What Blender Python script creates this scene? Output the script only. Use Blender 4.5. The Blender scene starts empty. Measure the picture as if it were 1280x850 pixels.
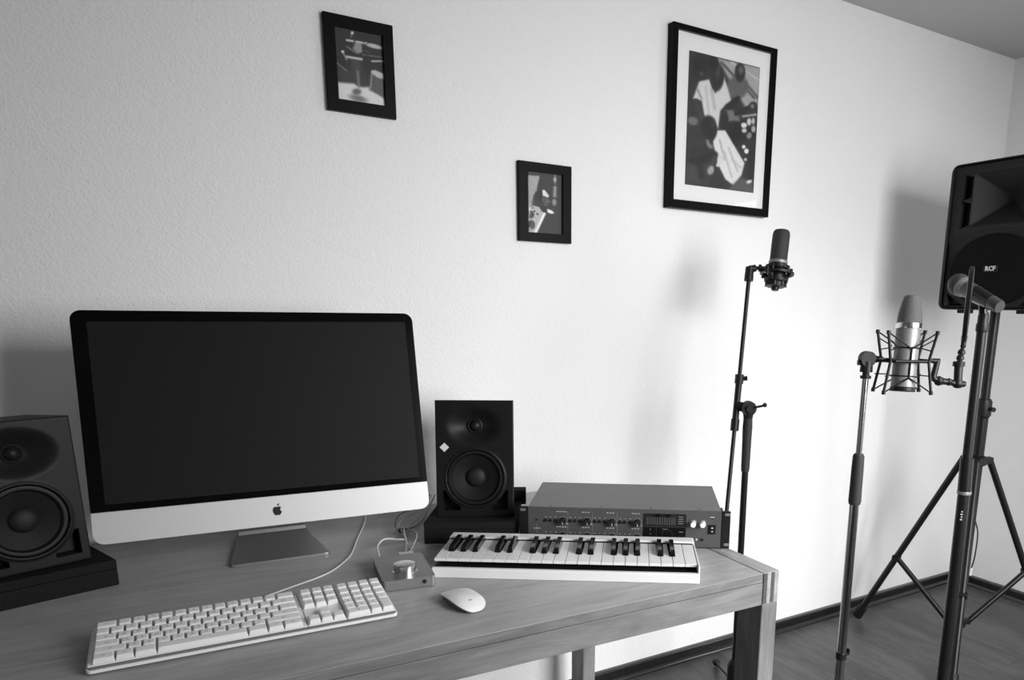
import bpy, bmesh, math, random
import numpy as np
from mathutils import Vector, Matrix
PI = math.pi
random.seed(7)
S = bpy.context.scene
COL = S.collection

# ------------------------------------------------------------ camera
cam = bpy.data.cameras.new('camera')
camo = bpy.data.objects.new('camera', cam); COL.objects.link(camo)
YAW, PITCH, ROLL, FPX, PX, PY = -0.5692, -0.2168, 0.0153, 927.73, 765.70, 590.25
fw = Vector((-math.sin(YAW)*math.cos(PITCH), math.cos(YAW)*math.cos(PITCH), math.sin(PITCH)))
rt = Vector((math.cos(YAW), math.sin(YAW), 0)); up = rt.cross(fw)
r2 = math.cos(ROLL)*rt + math.sin(ROLL)*up; u2 = -math.sin(ROLL)*rt + math.cos(ROLL)*up
mw = Matrix(((r2.x, u2.x, -fw.x, -0.2332), (r2.y, u2.y, -fw.y, -2.0315), (r2.z, u2.z, -fw.z, 1.2851), (0, 0, 0, 1)))
camo.matrix_world = mw
cam.sensor_fit = 'HORIZONTAL'; cam.sensor_width = 36.0
cam.lens = 36.0*FPX/1280.0
cam.shift_x = (640.0-PX)/1280.0
cam.shift_y = (PY-425.0)/1280.0
cam.clip_start = 0.02
S.camera = camo

# ------------------------------------------------------------ light and exposure
S.view_settings.view_transform = 'Standard'
S.view_settings.look = 'None'
S.view_settings.gamma = 1.0
S.view_settings.use_curve_mapping = False
S.view_settings.exposure = 0.0
world = bpy.data.worlds.new('world'); S.world = world; world.use_nodes = True
world.node_tree.nodes['Background'].inputs[0].default_value = (0.8, 0.8, 0.8, 1)
world.node_tree.nodes['Background'].inputs[1].default_value = 0.30
XR, YB, XL, H = 3.09, -2.55, -2.1, 2.357          # room: right wall, wall behind the camera, left wall, ceiling
WIN = (0.75, 2.10, 0.60, 2.16)                     # glazed balcony door in the wall behind the camera: x0, x1, z0, z1
def area(name, loc, rot, sx, sy, power, spread=PI):
    l = bpy.data.lights.new(name, 'AREA'); l.shape = 'RECTANGLE'; l.size = sx; l.size_y = sy
    l.energy = power; l.spread = spread; l.color = (1, 1, 1)
    o = bpy.data.objects.new(name, l); COL.objects.link(o); o.location = loc; o.rotation_euler = rot
    return o
area('window_daylight', (1.46, YB-0.34, 1.52), (PI/2-0.58, 0, 0.0), 1.22, 1.40, 62, math.radians(124))
WINR = (-2.25, -1.60, 0.25, 2.00)                  # side window in the right wall: y0, y1, z0, z1
area('side_window_daylight', (XR+0.10, (WINR[0]+WINR[1])/2, (WINR[2]+WINR[3])/2), (PI/2, 0, PI/2), WINR[1]-WINR[0], WINR[3]-WINR[2], 17)
FILL_L = (-2.10, -1.20, 0.45, 1.35)                  # opening added in the unseen left wall for a weak fill lamp
area('left_fill_light', (XL-0.10, (FILL_L[0]+FILL_L[1])/2, (FILL_L[2]+FILL_L[3])/2), (PI/2, 0, -PI/2), FILL_L[1]-FILL_L[0], FILL_L[3]-FILL_L[2], 4.5)  # added fill lamp, lifts the wall shadow left of the computer

# ------------------------------------------------------------ materials
def lin(s): return s/12.92 if s <= 0.04045 else ((s+0.055)/1.055)**2.4
def mat(name, v, rough=0.5, metal=0.0, spec=0.5, coat=0.0, coat_rough=0.1, bump=None, var=None):
    """grey v (linear); bump=(scale, distance, detail); var=(scale, amount) value mottling"""
    m = bpy.data.materials.new(name); m.use_nodes = True
    nt = m.node_tree; b = nt.nodes['Principled BSDF']
    b.inputs['Base Color'].default_value = (v, v, v, 1)
    b.inputs['Roughness'].default_value = rough
    b.inputs['Metallic'].default_value = metal
    b.inputs['Specular IOR Level'].default_value = spec
    b.inputs['Coat Weight'].default_value = coat
    b.inputs['Coat Roughness'].default_value = coat_rough
    tc = nt.nodes.new('ShaderNodeTexCoord')
    if bump:
        n = nt.nodes.new('ShaderNodeTexNoise'); n.inputs['Scale'].default_value = bump[0]; n.inputs['Detail'].default_value = bump[2]
        nt.links.new(tc.outputs['Object'], n.inputs['Vector'])
        bp = nt.nodes.new('ShaderNodeBump'); bp.inputs['Distance'].default_value = bump[1]; bp.inputs['Strength'].default_value = 1.0
        nt.links.new(n.outputs['Fac'], bp.inputs['Height']); nt.links.new(bp.outputs['Normal'], b.inputs['Normal'])
    if var:
        n = nt.nodes.new('ShaderNodeTexNoise'); n.inputs['Scale'].default_value = var[0]; n.inputs['Detail'].default_value = 4
        nt.links.new(tc.outputs['Object'], n.inputs['Vector'])
        mr = nt.nodes.new('ShaderNodeMapRange'); mr.inputs['From Min'].default_value = 0.3; mr.inputs['From Max'].default_value = 0.7
        mr.inputs['To Min'].default_value = v*(1-var[1]); mr.inputs['To Max'].default_value = v*(1+var[1])
        nt.links.new(n.outputs['Fac'], mr.inputs['Value'])
        nt.links.new(mr.outputs['Result'], b.inputs['Base Color'])
    return m

def wood(name, dark, light, axis=0, scale=1.0, rough=0.5, plank=None, seed=0.0, contrast=1.0, coat=0.0):
    """stretched-noise wood grain running along the given object axis; plank=(width, length) draws joints"""
    m = bpy.data.materials.new(name); m.use_nodes = True
    nt = m.node_tree; N = nt.nodes; LK = nt.links; b = N['Principled BSDF']
    b.inputs['Roughness'].default_value = rough
    b.inputs['Coat Weight'].default_value = coat; b.inputs['Coat Roughness'].default_value = 0.25
    tc = N.new('ShaderNodeTexCoord')
    def grain(sc_long, sc_cross, detail, dist, off=0.0, src=None):
        mp = N.new('ShaderNodeMapping')
        s = [sc_cross*scale]*3; s[axis] = sc_long*scale
        mp.inputs['Scale'].default_value = s; mp.inputs['Location'].default_value = (seed+off, seed*0.7+off, 0.3+off)
        LK.new(src if src else tc.outputs['Object'], mp.inputs['Vector'])
        n = N.new('ShaderNodeTexNoise'); n.inputs['Scale'].default_value = 1.0; n.inputs['Detail'].default_value = detail
        n.inputs['Roughness'].default_value = 0.62; n.inputs['Distortion'].default_value = dist
        LK.new(mp.outputs['Vector'], n.inputs['Vector']); return n.outputs['Fac']
    def math_(op, a, bb, c=None):
        q = N.new('ShaderNodeMath'); q.operation = op
        for i, x in enumerate((a, bb) + ((c,) if c is not None else ())):
            if isinstance(x, (int, float)): q.inputs[i].default_value = x
            else: LK.new(x, q.inputs[i])
        return q.outputs[0]
    g1 = grain(3.0, 17, 6, 2.2); g2 = grain(9, 110, 3, 0.3, 3.1); g3 = grain(2.0, 6.0, 3, 1.2, 7.7)
    s = math_('ADD', math_('MULTIPLY', g1, 0.5), math_('ADD', math_('MULTIPLY', g2, 0.22), math_('MULTIPLY', g3, 0.28)))
    if plank:
        w, ln = plank
        sep = N.new('ShaderNodeSeparateXYZ'); LK.new(tc.outputs['Object'], sep.inputs[0])
        a_long = sep.outputs[axis]; a_cross = sep.outputs[1-axis]
        row = math_('FLOOR', math_('DIVIDE', a_cross, w), 0.0)
        fr = math_('FRACT', math_('DIVIDE', a_cross, w), 0.0)
        sh = math_('FRACT', math_('MULTIPLY', row, 0.377), 0.0)
        col = math_('ADD', math_('DIVIDE', a_long, ln), sh)
        fc = math_('FRACT', col, 0.0)
        wn = N.new('ShaderNodeTexWhiteNoise'); wn.noise_dimensions = '2D'
        cb = N.new('ShaderNodeCombineXYZ'); LK.new(row, cb.inputs[0]); LK.new(math_('FLOOR', col, 0.0), cb.inputs[1]); LK.new(cb.outputs[0], wn.inputs['Vector'])
        s = math_('ADD', s, math_('MULTIPLY', math_('SUBTRACT', wn.outputs['Value'], 0.5), 0.10))
        j1 = math_('LESS_THAN', math_('MINIMUM', fr, math_('SUBTRACT', 1.0, fr)), 0.0016/w)
        j2 = math_('LESS_THAN', math_('MINIMUM', fc, math_('SUBTRACT', 1.0, fc)), 0.0014/ln)
        joint = math_('MAXIMUM', j1, j2)
    mr = N.new('ShaderNodeMapRange'); mr.inputs['From Min'].default_value = 0.5-0.13/contrast; mr.inputs['From Max'].default_value = 0.5+0.13/contrast
    mr.inputs['To Min'].default_value = dark; mr.inputs['To Max'].default_value = light
    LK.new(s, mr.inputs['Value']); out = mr.outputs['Result']
    if plank: out = math_('MULTIPLY', out, math_('SUBTRACT', 1.0, math_('MULTIPLY', joint, 0.6)))
    LK.new(out, b.inputs['Base Color'])
    bp = N.new('ShaderNodeBump'); bp.inputs['Distance'].default_value = 0.0004; bp.inputs['Strength'].default_value = 0.6
    LK.new(s, bp.inputs['Height']); LK.new(bp.outputs['Normal'], b.inputs['Normal'])
    return m

def wall_paint(name, v, dist=0.0017):
    m = bpy.data.materials.new(name); m.use_nodes = True
    nt = m.node_tree; N = nt.nodes; LK = nt.links; b = N['Principled BSDF']
    b.inputs['Base Color'].default_value = (v, v, v, 1); b.inputs['Roughness'].default_value = 0.85; b.inputs['Specular IOR Level'].default_value = 0.25
    tc = N.new('ShaderNodeTexCoord')
    n1 = N.new('ShaderNodeTexNoise'); n1.inputs['Scale'].default_value = 150; n1.inputs['Detail'].default_value = 3.0; n1.inputs['Distortion'].default_value = 0.6
    n2 = N.new('ShaderNodeTexNoise'); n2.inputs['Scale'].default_value = 55; n2.inputs['Detail'].default_value = 2.0
    mp = N.new('ShaderNodeMapping'); mp.inputs['Scale'].default_value = (1.0, 1.0, 1.0); mp.inputs['Rotation'].default_value = (0, 0.7, 0)
    LK.new(tc.outputs['Object'], mp.inputs[0]); LK.new(mp.outputs[0], n1.inputs['Vector']); LK.new(tc.outputs['Object'], n2.inputs['Vector'])
    a = N.new('ShaderNodeMath'); a.operation = 'MULTIPLY_ADD'; a.inputs[1].default_value = 0.6
    LK.new(n2.outputs['Fac'], a.inputs[0]); LK.new(n1.outputs['Fac'], a.inputs[2])
    bp = N.new('ShaderNodeBump'); bp.inputs['Distance'].default_value = dist; bp.inputs['Strength'].default_value = 1.0
    LK.new(a.outputs[0], bp.inputs['Height']); LK.new(bp.outputs['Normal'], b.inputs['Normal'])
    return m

def glass_pane(name):
    m = bpy.data.materials.new(name); m.use_nodes = True
    nt = m.node_tree; N = nt.nodes; LK = nt.links
    N.remove(N['Principled BSDF']); out = N['Material Output']
    t = N.new('ShaderNodeBsdfTransparent'); g = N.new('ShaderNodeBsdfGlossy'); g.inputs['Roughness'].default_value = 0.02
    f = N.new('ShaderNodeFresnel'); f.inputs['IOR'].default_value = 1.22
    mx = N.new('ShaderNodeMixShader'); LK.new(f.outputs[0], mx.inputs[0]); LK.new(t.outputs[0], mx.inputs[1]); LK.new(g.outputs[0], mx.inputs[2])
    LK.new(mx.outputs[0], out.inputs['Surface'])
    return m

M_wall = wall_paint('rough_plaster_paint', 0.78)
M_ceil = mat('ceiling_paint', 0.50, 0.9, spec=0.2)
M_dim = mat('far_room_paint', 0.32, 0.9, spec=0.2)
M_skirt = mat('skirting_varnish', 0.003, 0.35, spec=0.4, coat=0.9, coat_rough=0.07)
M_floor = wood('laminate_floor', 0.028, 0.085, axis=1, scale=1.0, rough=0.42, plank=(0.193, 1.28), seed=2.0)
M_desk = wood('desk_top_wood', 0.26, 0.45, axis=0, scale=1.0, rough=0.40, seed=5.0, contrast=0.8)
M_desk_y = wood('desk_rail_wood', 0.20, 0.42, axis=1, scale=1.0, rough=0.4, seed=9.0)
M_desk_f = wood('desk_front_wood_shaded', 0.115, 0.235, axis=0, scale=1.0, rough=0.45, seed=1.0)  # desk wood darkened: shade of the upright front faces put into the colour
M_desk_z = wood('desk_leg_wood_shaded', 0.12, 0.27, axis=2, scale=1.0, rough=0.45, seed=3.0)  # shade on the upright legs is put into this darker wood tone
M_endgrain = mat('wood_inlay_dark', 0.07, 0.5, var=(120, 0.25))
M_seam = mat('seam_dark', 0.01, 0.8)
M_black = mat('black_plastic', 0.007, 0.45, spec=0.3)
M_blacksoft = mat('black_soft_plastic', 0.009, 0.6, spec=0.3, bump=(900, 0.0002, 2))
M_frame = mat('black_lacquer_frame', 0.004, 0.4, spec=0.06)
M_board = mat('white_mat_board', 0.72, 0.9)
M_screenglass = mat('black_glass_bezel', 0.003, 0.10, spec=0.15)
M_screen = mat('unlit_screen', 0.0145, 0.5, spec=0.05)
M_alu = mat('satin_aluminium', 0.60, 0.55, metal=0.35)
M_alud = mat('brushed_aluminium_grey', 0.34, 0.38, metal=0.8, bump=(700, 0.00005, 2))
M_chrome = mat('chrome', 0.75, 0.22, metal=1.0)
M_chromed = mat('dark_chrome_tube', 0.30, 0.2, metal=1.0)
M_blackpole = mat('black_powder_coat', 0.006, 0.38, spec=0.3)
M_foam = mat('charcoal_foam', 0.014, 0.95, spec=0.1, bump=(700, 0.0008, 3))
M_speaker = mat('speaker_metallic_black', 0.0085, 0.45, spec=0.16, bump=(1200, 0.00008, 2))
M_cone = mat('speaker_cone', 0.006, 0.6, spec=0.2)
M_rubber = mat('rubber', 0.006, 0.5, spec=0.25)
M_white = mat('white_plastic', 0.80, 0.28)
M_key = mat('white_key_plastic', 0.78, 0.3)
M_keyfront = mat('white_key_edge', 0.62, 0.4)
M_ebony = mat('glossy_black_key', 0.006, 0.10, spec=0.35)
M_rack_top = mat('rack_lid_grey', 0.135, 0.5, metal=0.2, var=(30, 0.06), bump=(1500, 0.00006, 2))
M_rack_face = mat('rack_face_grey', 0.085, 0.45, metal=0.3, bump=(1500, 0.00005, 2))
M_mark = mat('printed_marking_white', 0.55, 0.6)
M_markd = mat('printed_marking_grey', 0.22, 0.6)
M_display = mat('display_window', 0.005, 0.12)
M_ledbar = mat('unlit_meter_bar', 0.045, 0.35)
M_micgrey = mat('microphone_grey_metal', 0.09, 0.4, metal=0.5)
M_mesh2 = mat('silver_microphone_mesh', 0.22, 0.45, metal=0.5, bump=(1400, 0.0005, 0))
M_mesh = mat('microphone_mesh', 0.055, 0.5, metal=0.4, bump=(1400, 0.0006, 0))
M_meshd = mat('dark_microphone_mesh', 0.025, 0.6, metal=0.2, bump=(1400, 0.0006, 0))
M_nickel = mat('satin_nickel', 0.22, 0.48, metal=0.45)
M_cablew = mat('white_cable', 0.62, 0.4)
M_cableg = mat('grey_cable', 0.30, 0.4)
M_cabled = mat('dark_cable', 0.03, 0.4)
M_grip = mat('black_rubber_grip', 0.018, 0.7)
M_sticker = mat('white_emblem', 0.65, 0.5)
M_grille = mat('black_perforated_grille', 0.004, 0.7, spec=0.1, bump=(1600, 0.0004, 0))
M_glass = glass_pane('picture_glass')

# ------------------------------------------------------------ mesh helpers
def finish(name, bm, mats, parent=None, loc=None, rot=None, angle=35):
    bmesh.ops.recalc_face_normals(bm, faces=bm.faces)
    for f in bm.faces: f.smooth = True
    a = math.radians(angle)
    for e in bm.edges:
        if len(e.link_faces) == 2:
            e.smooth = e.calc_face_angle(0) < a
    me = bpy.data.meshes.new(name); bm.to_mesh(me); bm.free()
    for m in (mats if isinstance(mats, (list, tuple)) else [mats]): me.materials.append(m)
    o = bpy.data.objects.new(name, me); COL.objects.link(o)
    if parent is not None: o.parent = parent
    if loc is not None: o.location = loc
    if rot is not None: o.rotation_euler = rot
    if len(me.polygons) < 4000:
        w = o.modifiers.new('even_shading', 'WEIGHTED_NORMAL'); w.keep_sharp = True; w.weight = 50
    return o
def thing(name, label, cat, loc=(0, 0, 0), rotz=0.0, group=None):
    o = bpy.data.objects.new(name, None); COL.objects.link(o)
    o.empty_display_size = 0.05; o.location = loc; o.rotation_euler = (0, 0, rotz)
    o['label'] = label; o['category'] = cat
    if group: o['group'] = group
    return o
def tag(o, label, cat, group=None):
    o['label'] = label; o['category'] = cat
    if group: o['group'] = group
    return o
def struct(name, bm, m, **k):
    o = finish(name, bm, m, **k); o['kind'] = 'structure'; return o
def NB(): return bmesh.new()
def merge(bm, tmp, mi=0, mx=None):
    """append tmp bmesh into bm with material index and transform"""
    vm = {}
    for v in tmp.verts: vm[v] = bm.verts.new(mx @ v.co if mx is not None else v.co)
    for f in tmp.faces:
        try:
            nf = bm.faces.new([vm[v] for v in f.verts]); nf.material_index = mi
        except ValueError: pass
    tmp.free()
def box(bm, x0, x1, y0, y1, z0, z1, bev=0.0, mi=0, seg=2, mx=None, edges=None):
    t = bmesh.new(); bmesh.ops.create_cube(t, size=1.0)
    for v in t.verts:
        v.co = Vector(((x0+x1)/2+v.co.x*(x1-x0), (y0+y1)/2+v.co.y*(y1-y0), (z0+z1)/2+v.co.z*(z1-z0)))
    if bev > 0:
        es = t.edges[:]
        if edges == 'z': es = [e for e in es if abs(e.verts[0].co.z-e.verts[1].co.z) > 1e-6]
        if edges == 'y': es = [e for e in es if abs(e.verts[0].co.y-e.verts[1].co.y) > 1e-6]
        if edges == 'top': es = [e for e in es if min(e.verts[0].co.z, e.verts[1].co.z) > z1-1e-6 or abs(e.verts[0].co.z-e.verts[1].co.z) > 1e-6]
        bmesh.ops.bevel(t, geom=es, offset=bev, segments=seg, affect='EDGES', profile=0.5)
    merge(bm, t, mi, mx)
def frame_of(d):
    d = Vector(d).normalized()
    a = Vector((0, 0, 1)) if abs(d.z) < 0.9 else Vector((1, 0, 0))
    x = a.cross(d).normalized(); return x, d.cross(x), d
def tube(bm, p0, p1, r0, r1=None, seg=16, mi=0, cap=True):
    p0, p1 = Vector(p0), Vector(p1); r1 = r0 if r1 is None else r1
    x, y, d = frame_of(p1-p0)
    A = []; B = []
    for i in range(seg):
        a = 2*PI*i/seg; q = x*math.cos(a)+y*math.sin(a)
        A.append(bm.verts.new(p0+q*r0)); B.append(bm.verts.new(p1+q*r1))
    for i in range(seg):
        j = (i+1) % seg; bm.faces.new((A[i], A[j], B[j], B[i])).material_index = mi
    if cap:
        bm.faces.new(A[::-1]).material_index = mi; bm.faces.new(B).material_index = mi
def smoothpts(pts, n=6):
    P = [Vector(p) for p in pts]; out = []
    Q = [P[0]*2-P[1]]+P+[P[-1]*2-P[-2]]
    for i in range(1, len(Q)-2):
        for k in range(n):
            t = k/n; a, b, c, d = Q[i-1], Q[i], Q[i+1], Q[i+2]
            out.append(0.5*((2*b)+(c-a)*t+(2*a-5*b+4*c-d)*t*t+(3*b-a-3*c+d)*t**3))
    out.append(P[-1]); return out
def path(bm, pts, r, seg=10, mi=0, smooth=6):
    P = smoothpts(pts, smooth) if smooth else [Vector(p) for p in pts]
    rings = []; xprev = None
    for i, p in enumerate(P):
        d = (P[min(i+1, len(P)-1)]-P[max(i-1, 0)]).normalized()
        if xprev is None: x, y, _ = frame_of(d)
        else:
            x = (xprev-d*xprev.dot(d)).normalized(); y = d.cross(x)
        xprev = x
        rings.append([bm.verts.new(p+(x*math.cos(2*PI*k/seg)+y*math.sin(2*PI*k/seg))*r) for k in range(seg)])
    for a, b in zip(rings, rings[1:]):
        for k in range(seg):
            j = (k+1) % seg; bm.faces.new((a[k], a[j], b[j], b[k])).material_index = mi
    bm.faces.new(rings[0][::-1]).material_index = mi; bm.faces.new(rings[-1]).material_index = mi
def lathe(bm, prof, seg=32, mi=0, mx=None, cap=True):
    """profile [(r, z)] revolved about z; mx places it"""
    rings = []
    T = mx if mx is not None else Matrix()
    for r, z in prof:
        if r < 1e-6: rings.append([bm.verts.new(T @ Vector((0, 0, z)))])
        else: rings.append([bm.verts.new(T @ Vector((r*math.cos(2*PI*k/seg), r*math.sin(2*PI*k/seg), z))) for k in range(seg)])
    for a, b in zip(rings, rings[1:]):
        for k in range(seg):
            j = (k+1) % seg
            if len(a) == 1 and len(b) == 1: continue
            if len(a) == 1: f = bm.faces.new((a[0], b[j], b[k]))
            elif len(b) == 1: f = bm.faces.new((a[k], a[j], b[0]))
            else: f = bm.faces.new((a[k], a[j], b[j], b[k]))
            f.material_index = mi
    if cap:
        for rg, rev in ((rings[0], True), (rings[-1], False)):
            if len(rg) > 1:
                bm.faces.new(rg[::-1] if rev else rg).material_index = mi
def prism(bm, pts, z0, z1, mi=0, mx=None, bev=0.0):
    """2-D outline (x, y) extruded z0..z1"""
    t = bmesh.new()
    A = [t.verts.new((p[0], p[1], z0)) for p in pts]; B = [t.verts.new((p[0], p[1], z1)) for p in pts]
    n = len(pts)
    for i in range(n):
        j = (i+1) % n; t.faces.new((A[i], A[j], B[j], B[i]))
    t.faces.new(A[::-1]); t.faces.new(B)
    if bev > 0:
        es = [e for e in t.edges if abs(e.verts[0].co.z-e.verts[1].co.z) < 1e-7 and e.verts[0].co.z > max(z0, z1)-1e-7]
        bmesh.ops.bevel(t, geom=es, offset=bev, segments=2, affect='EDGES', profile=0.5)
    merge(bm, t, mi, mx)
def align(p, d, spin=0.0):
    """matrix whose local z is d, at p"""
    x, y, z = frame_of(d)
    m = Matrix(((x.x, y.x, z.x, p[0]), (x.y, y.y, z.y, p[1]), (x.z, y.z, z.z, p[2]), (0, 0, 0, 1)))
    return m @ Matrix.Rotation(spin, 4, 'Z')
def rrect(w, h, r, n=6, cx=0, cy=0):
    out = []
    for sx, sy, a0 in ((1, 1, 0), (-1, 1, PI/2), (-1, -1, PI), (1, -1, 1.5*PI)):
        for k in range(n+1):
            a = a0+k*PI/2/n; out.append((cx+sx*(w/2-r)+r*math.cos(a), cy+sy*(h/2-r)+r*math.sin(a)))
    return out
FACE = Matrix.Rotation(PI/2, 4, 'X')              # maps 2-D (x, y) to the upright plane (x, 0, z) facing -y; +z extrusion goes to -y
def text_into(bm, s, size, x, z, y, mi, thick=0.0004, flat=None, bold=False):
    """letters standing on an upright -y facing plane at y, centred on (x, z); flat=(z level) lays them on a top face"""
    cu = bpy.data.curves.new('txt', 'FONT'); cu.body = s; cu.size = size; cu.align_x = 'CENTER'; cu.align_y = 'CENTER'; cu.extrude = thick; cu.resolution_u = 2
    if bold: cu.offset = size*0.02
    ob = bpy.data.objects.new('txt', cu)
    me = bpy.data.meshes.new_from_object(ob)
    t = bmesh.new(); t.from_mesh(me); bpy.data.meshes.remove(me); bpy.data.objects.remove(ob); bpy.data.curves.remove(cu)
    if flat is not None: mx = Matrix.Translation((x, y, flat))
    else: mx = Matrix.Translation((x, y, z)) @ FACE
    merge(bm, t, mi, mx)

# ------------------------------------------------------------ room shell
b = NB(); box(b, XL, XR+0.1, YB, 0.1, -0.08, 0); struct('floor', b, M_floor)
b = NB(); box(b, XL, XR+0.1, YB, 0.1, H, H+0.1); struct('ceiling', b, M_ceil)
b = NB(); box(b, XL, XR+0.1, 0, 0.12, 0, H); struct('wall_back', b, M_wall)
for n_, x0, x1, w, m_ in (('wall_right', XR, XR+0.12, WINR, M_wall), ('wall_left', XL-0.12, XL, FILL_L, M_dim)):
    b = NB(); box(b, x0, x1, w[1], 0, 0, H); box(b, x0, x1, YB, w[0], 0, H)
    box(b, x0, x1, w[0], w[1], 0, w[2]); box(b, x0, x1, w[0], w[1], w[3], H); struct(n_, b, m_)
for n_, x0, x1, w in (('window_2', XR+0.02, XR+0.07, WINR), ('added_fill_window', XL-0.07, XL-0.02, FILL_L)):  # the left-hand frame surrounds the added fill lamp
    b = NB()
    for y in (w[0], w[1]-0.04): box(b, x0, x1, y, y+0.04, w[2], w[3], 0.004)
    for z in (w[2], w[3]-0.04): box(b, x0, x1, w[0], w[1], z, z+0.04, 0.004)
    struct(n_, b, M_white)
b = NB()
for x0, x1 in ((XL, WIN[0]), (WIN[1], XR+0.1)): box(b, x0, x1, YB-0.12, YB, 0, H)
for w in (WIN,):
    box(b, w[0], w[1], YB-0.12, YB, 0, w[2]); box(b, w[0], w[1], YB-0.12, YB, w[3], H)
struct('wall_front', b, M_dim)
for n_, w in (('window_1', WIN),):
    b = NB()
    for x in (w[0], w[1]-0.04): box(b, x, x+0.04, YB-0.08, YB-0.02, w[2], w[3], 0.004)
    for z in (w[2], w[3]-0.04): box(b, w[0], w[1], YB-0.08, YB-0.02, z, z+0.04, 0.004)
    struct(n_, b, M_white)
def skirting(name, p0, p1, nrm):
    """board with bevelled top edge and a quarter-round strip at its foot"""
    p0, p1, n = Vector(p0), Vector(p1), Vector(nrm)
    prof = [(0, 0), (0.033, 0)] + [(0.018+0.015*math.cos(a), 0.015*math.sin(a)) for a in [PI/12*k for k in range(1, 7)]] + [(0.018, 0.038), (0.0170, 0.0415), (0.0150, 0.0440), (0.0120, 0.0455), (0, 0.046)]
    b = NB()
    A = [b.verts.new(p0+n*u+Vector((0, 0, z))) for u, z in prof]; B = [b.verts.new(p1+n*u+Vector((0, 0, z))) for u, z in prof]
    for i in range(len(prof)):
        j = (i+1) % len(prof); b.faces.new((A[i], A[j], B[j], B[i]))
    b.faces.new(A); b.faces.new(B[::-1])
    struct(name, b, M_skirt, angle=40)
skirting('baseboard_back', (XL, 0, 0), (XR, 0, 0), (0, -1, 0))
skirting('baseboard_right', (XR, 0, 0), (XR, YB, 0), (-1, 0, 0))

# ------------------------------------------------------------ desk
D = 0.7494
desk = thing('desk', 'long wooden desk with solid grained top and finger-jointed square legs', 'desk', (0.8718, -0.9671, 0), -0.0313)
LN, DP, TW = 2.35, 0.865, 0.0434
b = NB(); box(b, -LN+TW, -TW-0.0026, 0.0, DP, D-0.019, D, 0.0006, seg=1)
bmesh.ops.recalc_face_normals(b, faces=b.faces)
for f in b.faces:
    if f.normal.y < -0.9: f.material_index = 1  # front edge takes the wood with shade in its colour
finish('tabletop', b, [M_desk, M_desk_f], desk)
for x0, x1 in ((-TW, 0.0), (-LN, -LN+TW-0.0016)):
    b = NB(); box(b, x0, x1, 0.0, DP, D-0.0706, D, 0.0015, seg=1)
    # dark finger joints let into the end of the rail
    w = (x1-x0)
    for f0, f1 in ((0.0, 0.24), (0.48, 0.70)):
        box(b, x0+w*f0, x0+w*f1, -0.0006, 0.004, D-0.068, D-0.001, 0, 1)
    finish('end_rail', b, [M_desk_y, M_endgrain], desk)
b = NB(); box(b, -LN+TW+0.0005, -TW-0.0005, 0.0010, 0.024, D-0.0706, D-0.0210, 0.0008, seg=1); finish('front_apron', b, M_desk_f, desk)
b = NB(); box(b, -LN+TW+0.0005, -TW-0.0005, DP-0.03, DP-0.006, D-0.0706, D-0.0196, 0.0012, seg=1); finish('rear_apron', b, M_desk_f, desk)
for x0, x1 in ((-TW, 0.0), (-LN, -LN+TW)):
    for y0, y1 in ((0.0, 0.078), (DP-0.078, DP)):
        b = NB(); box(b, x0, x1, y0, y1, 0.0, D-0.0711, 0.0015, seg=1); finish('leg', b, M_desk_z, desk)

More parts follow.
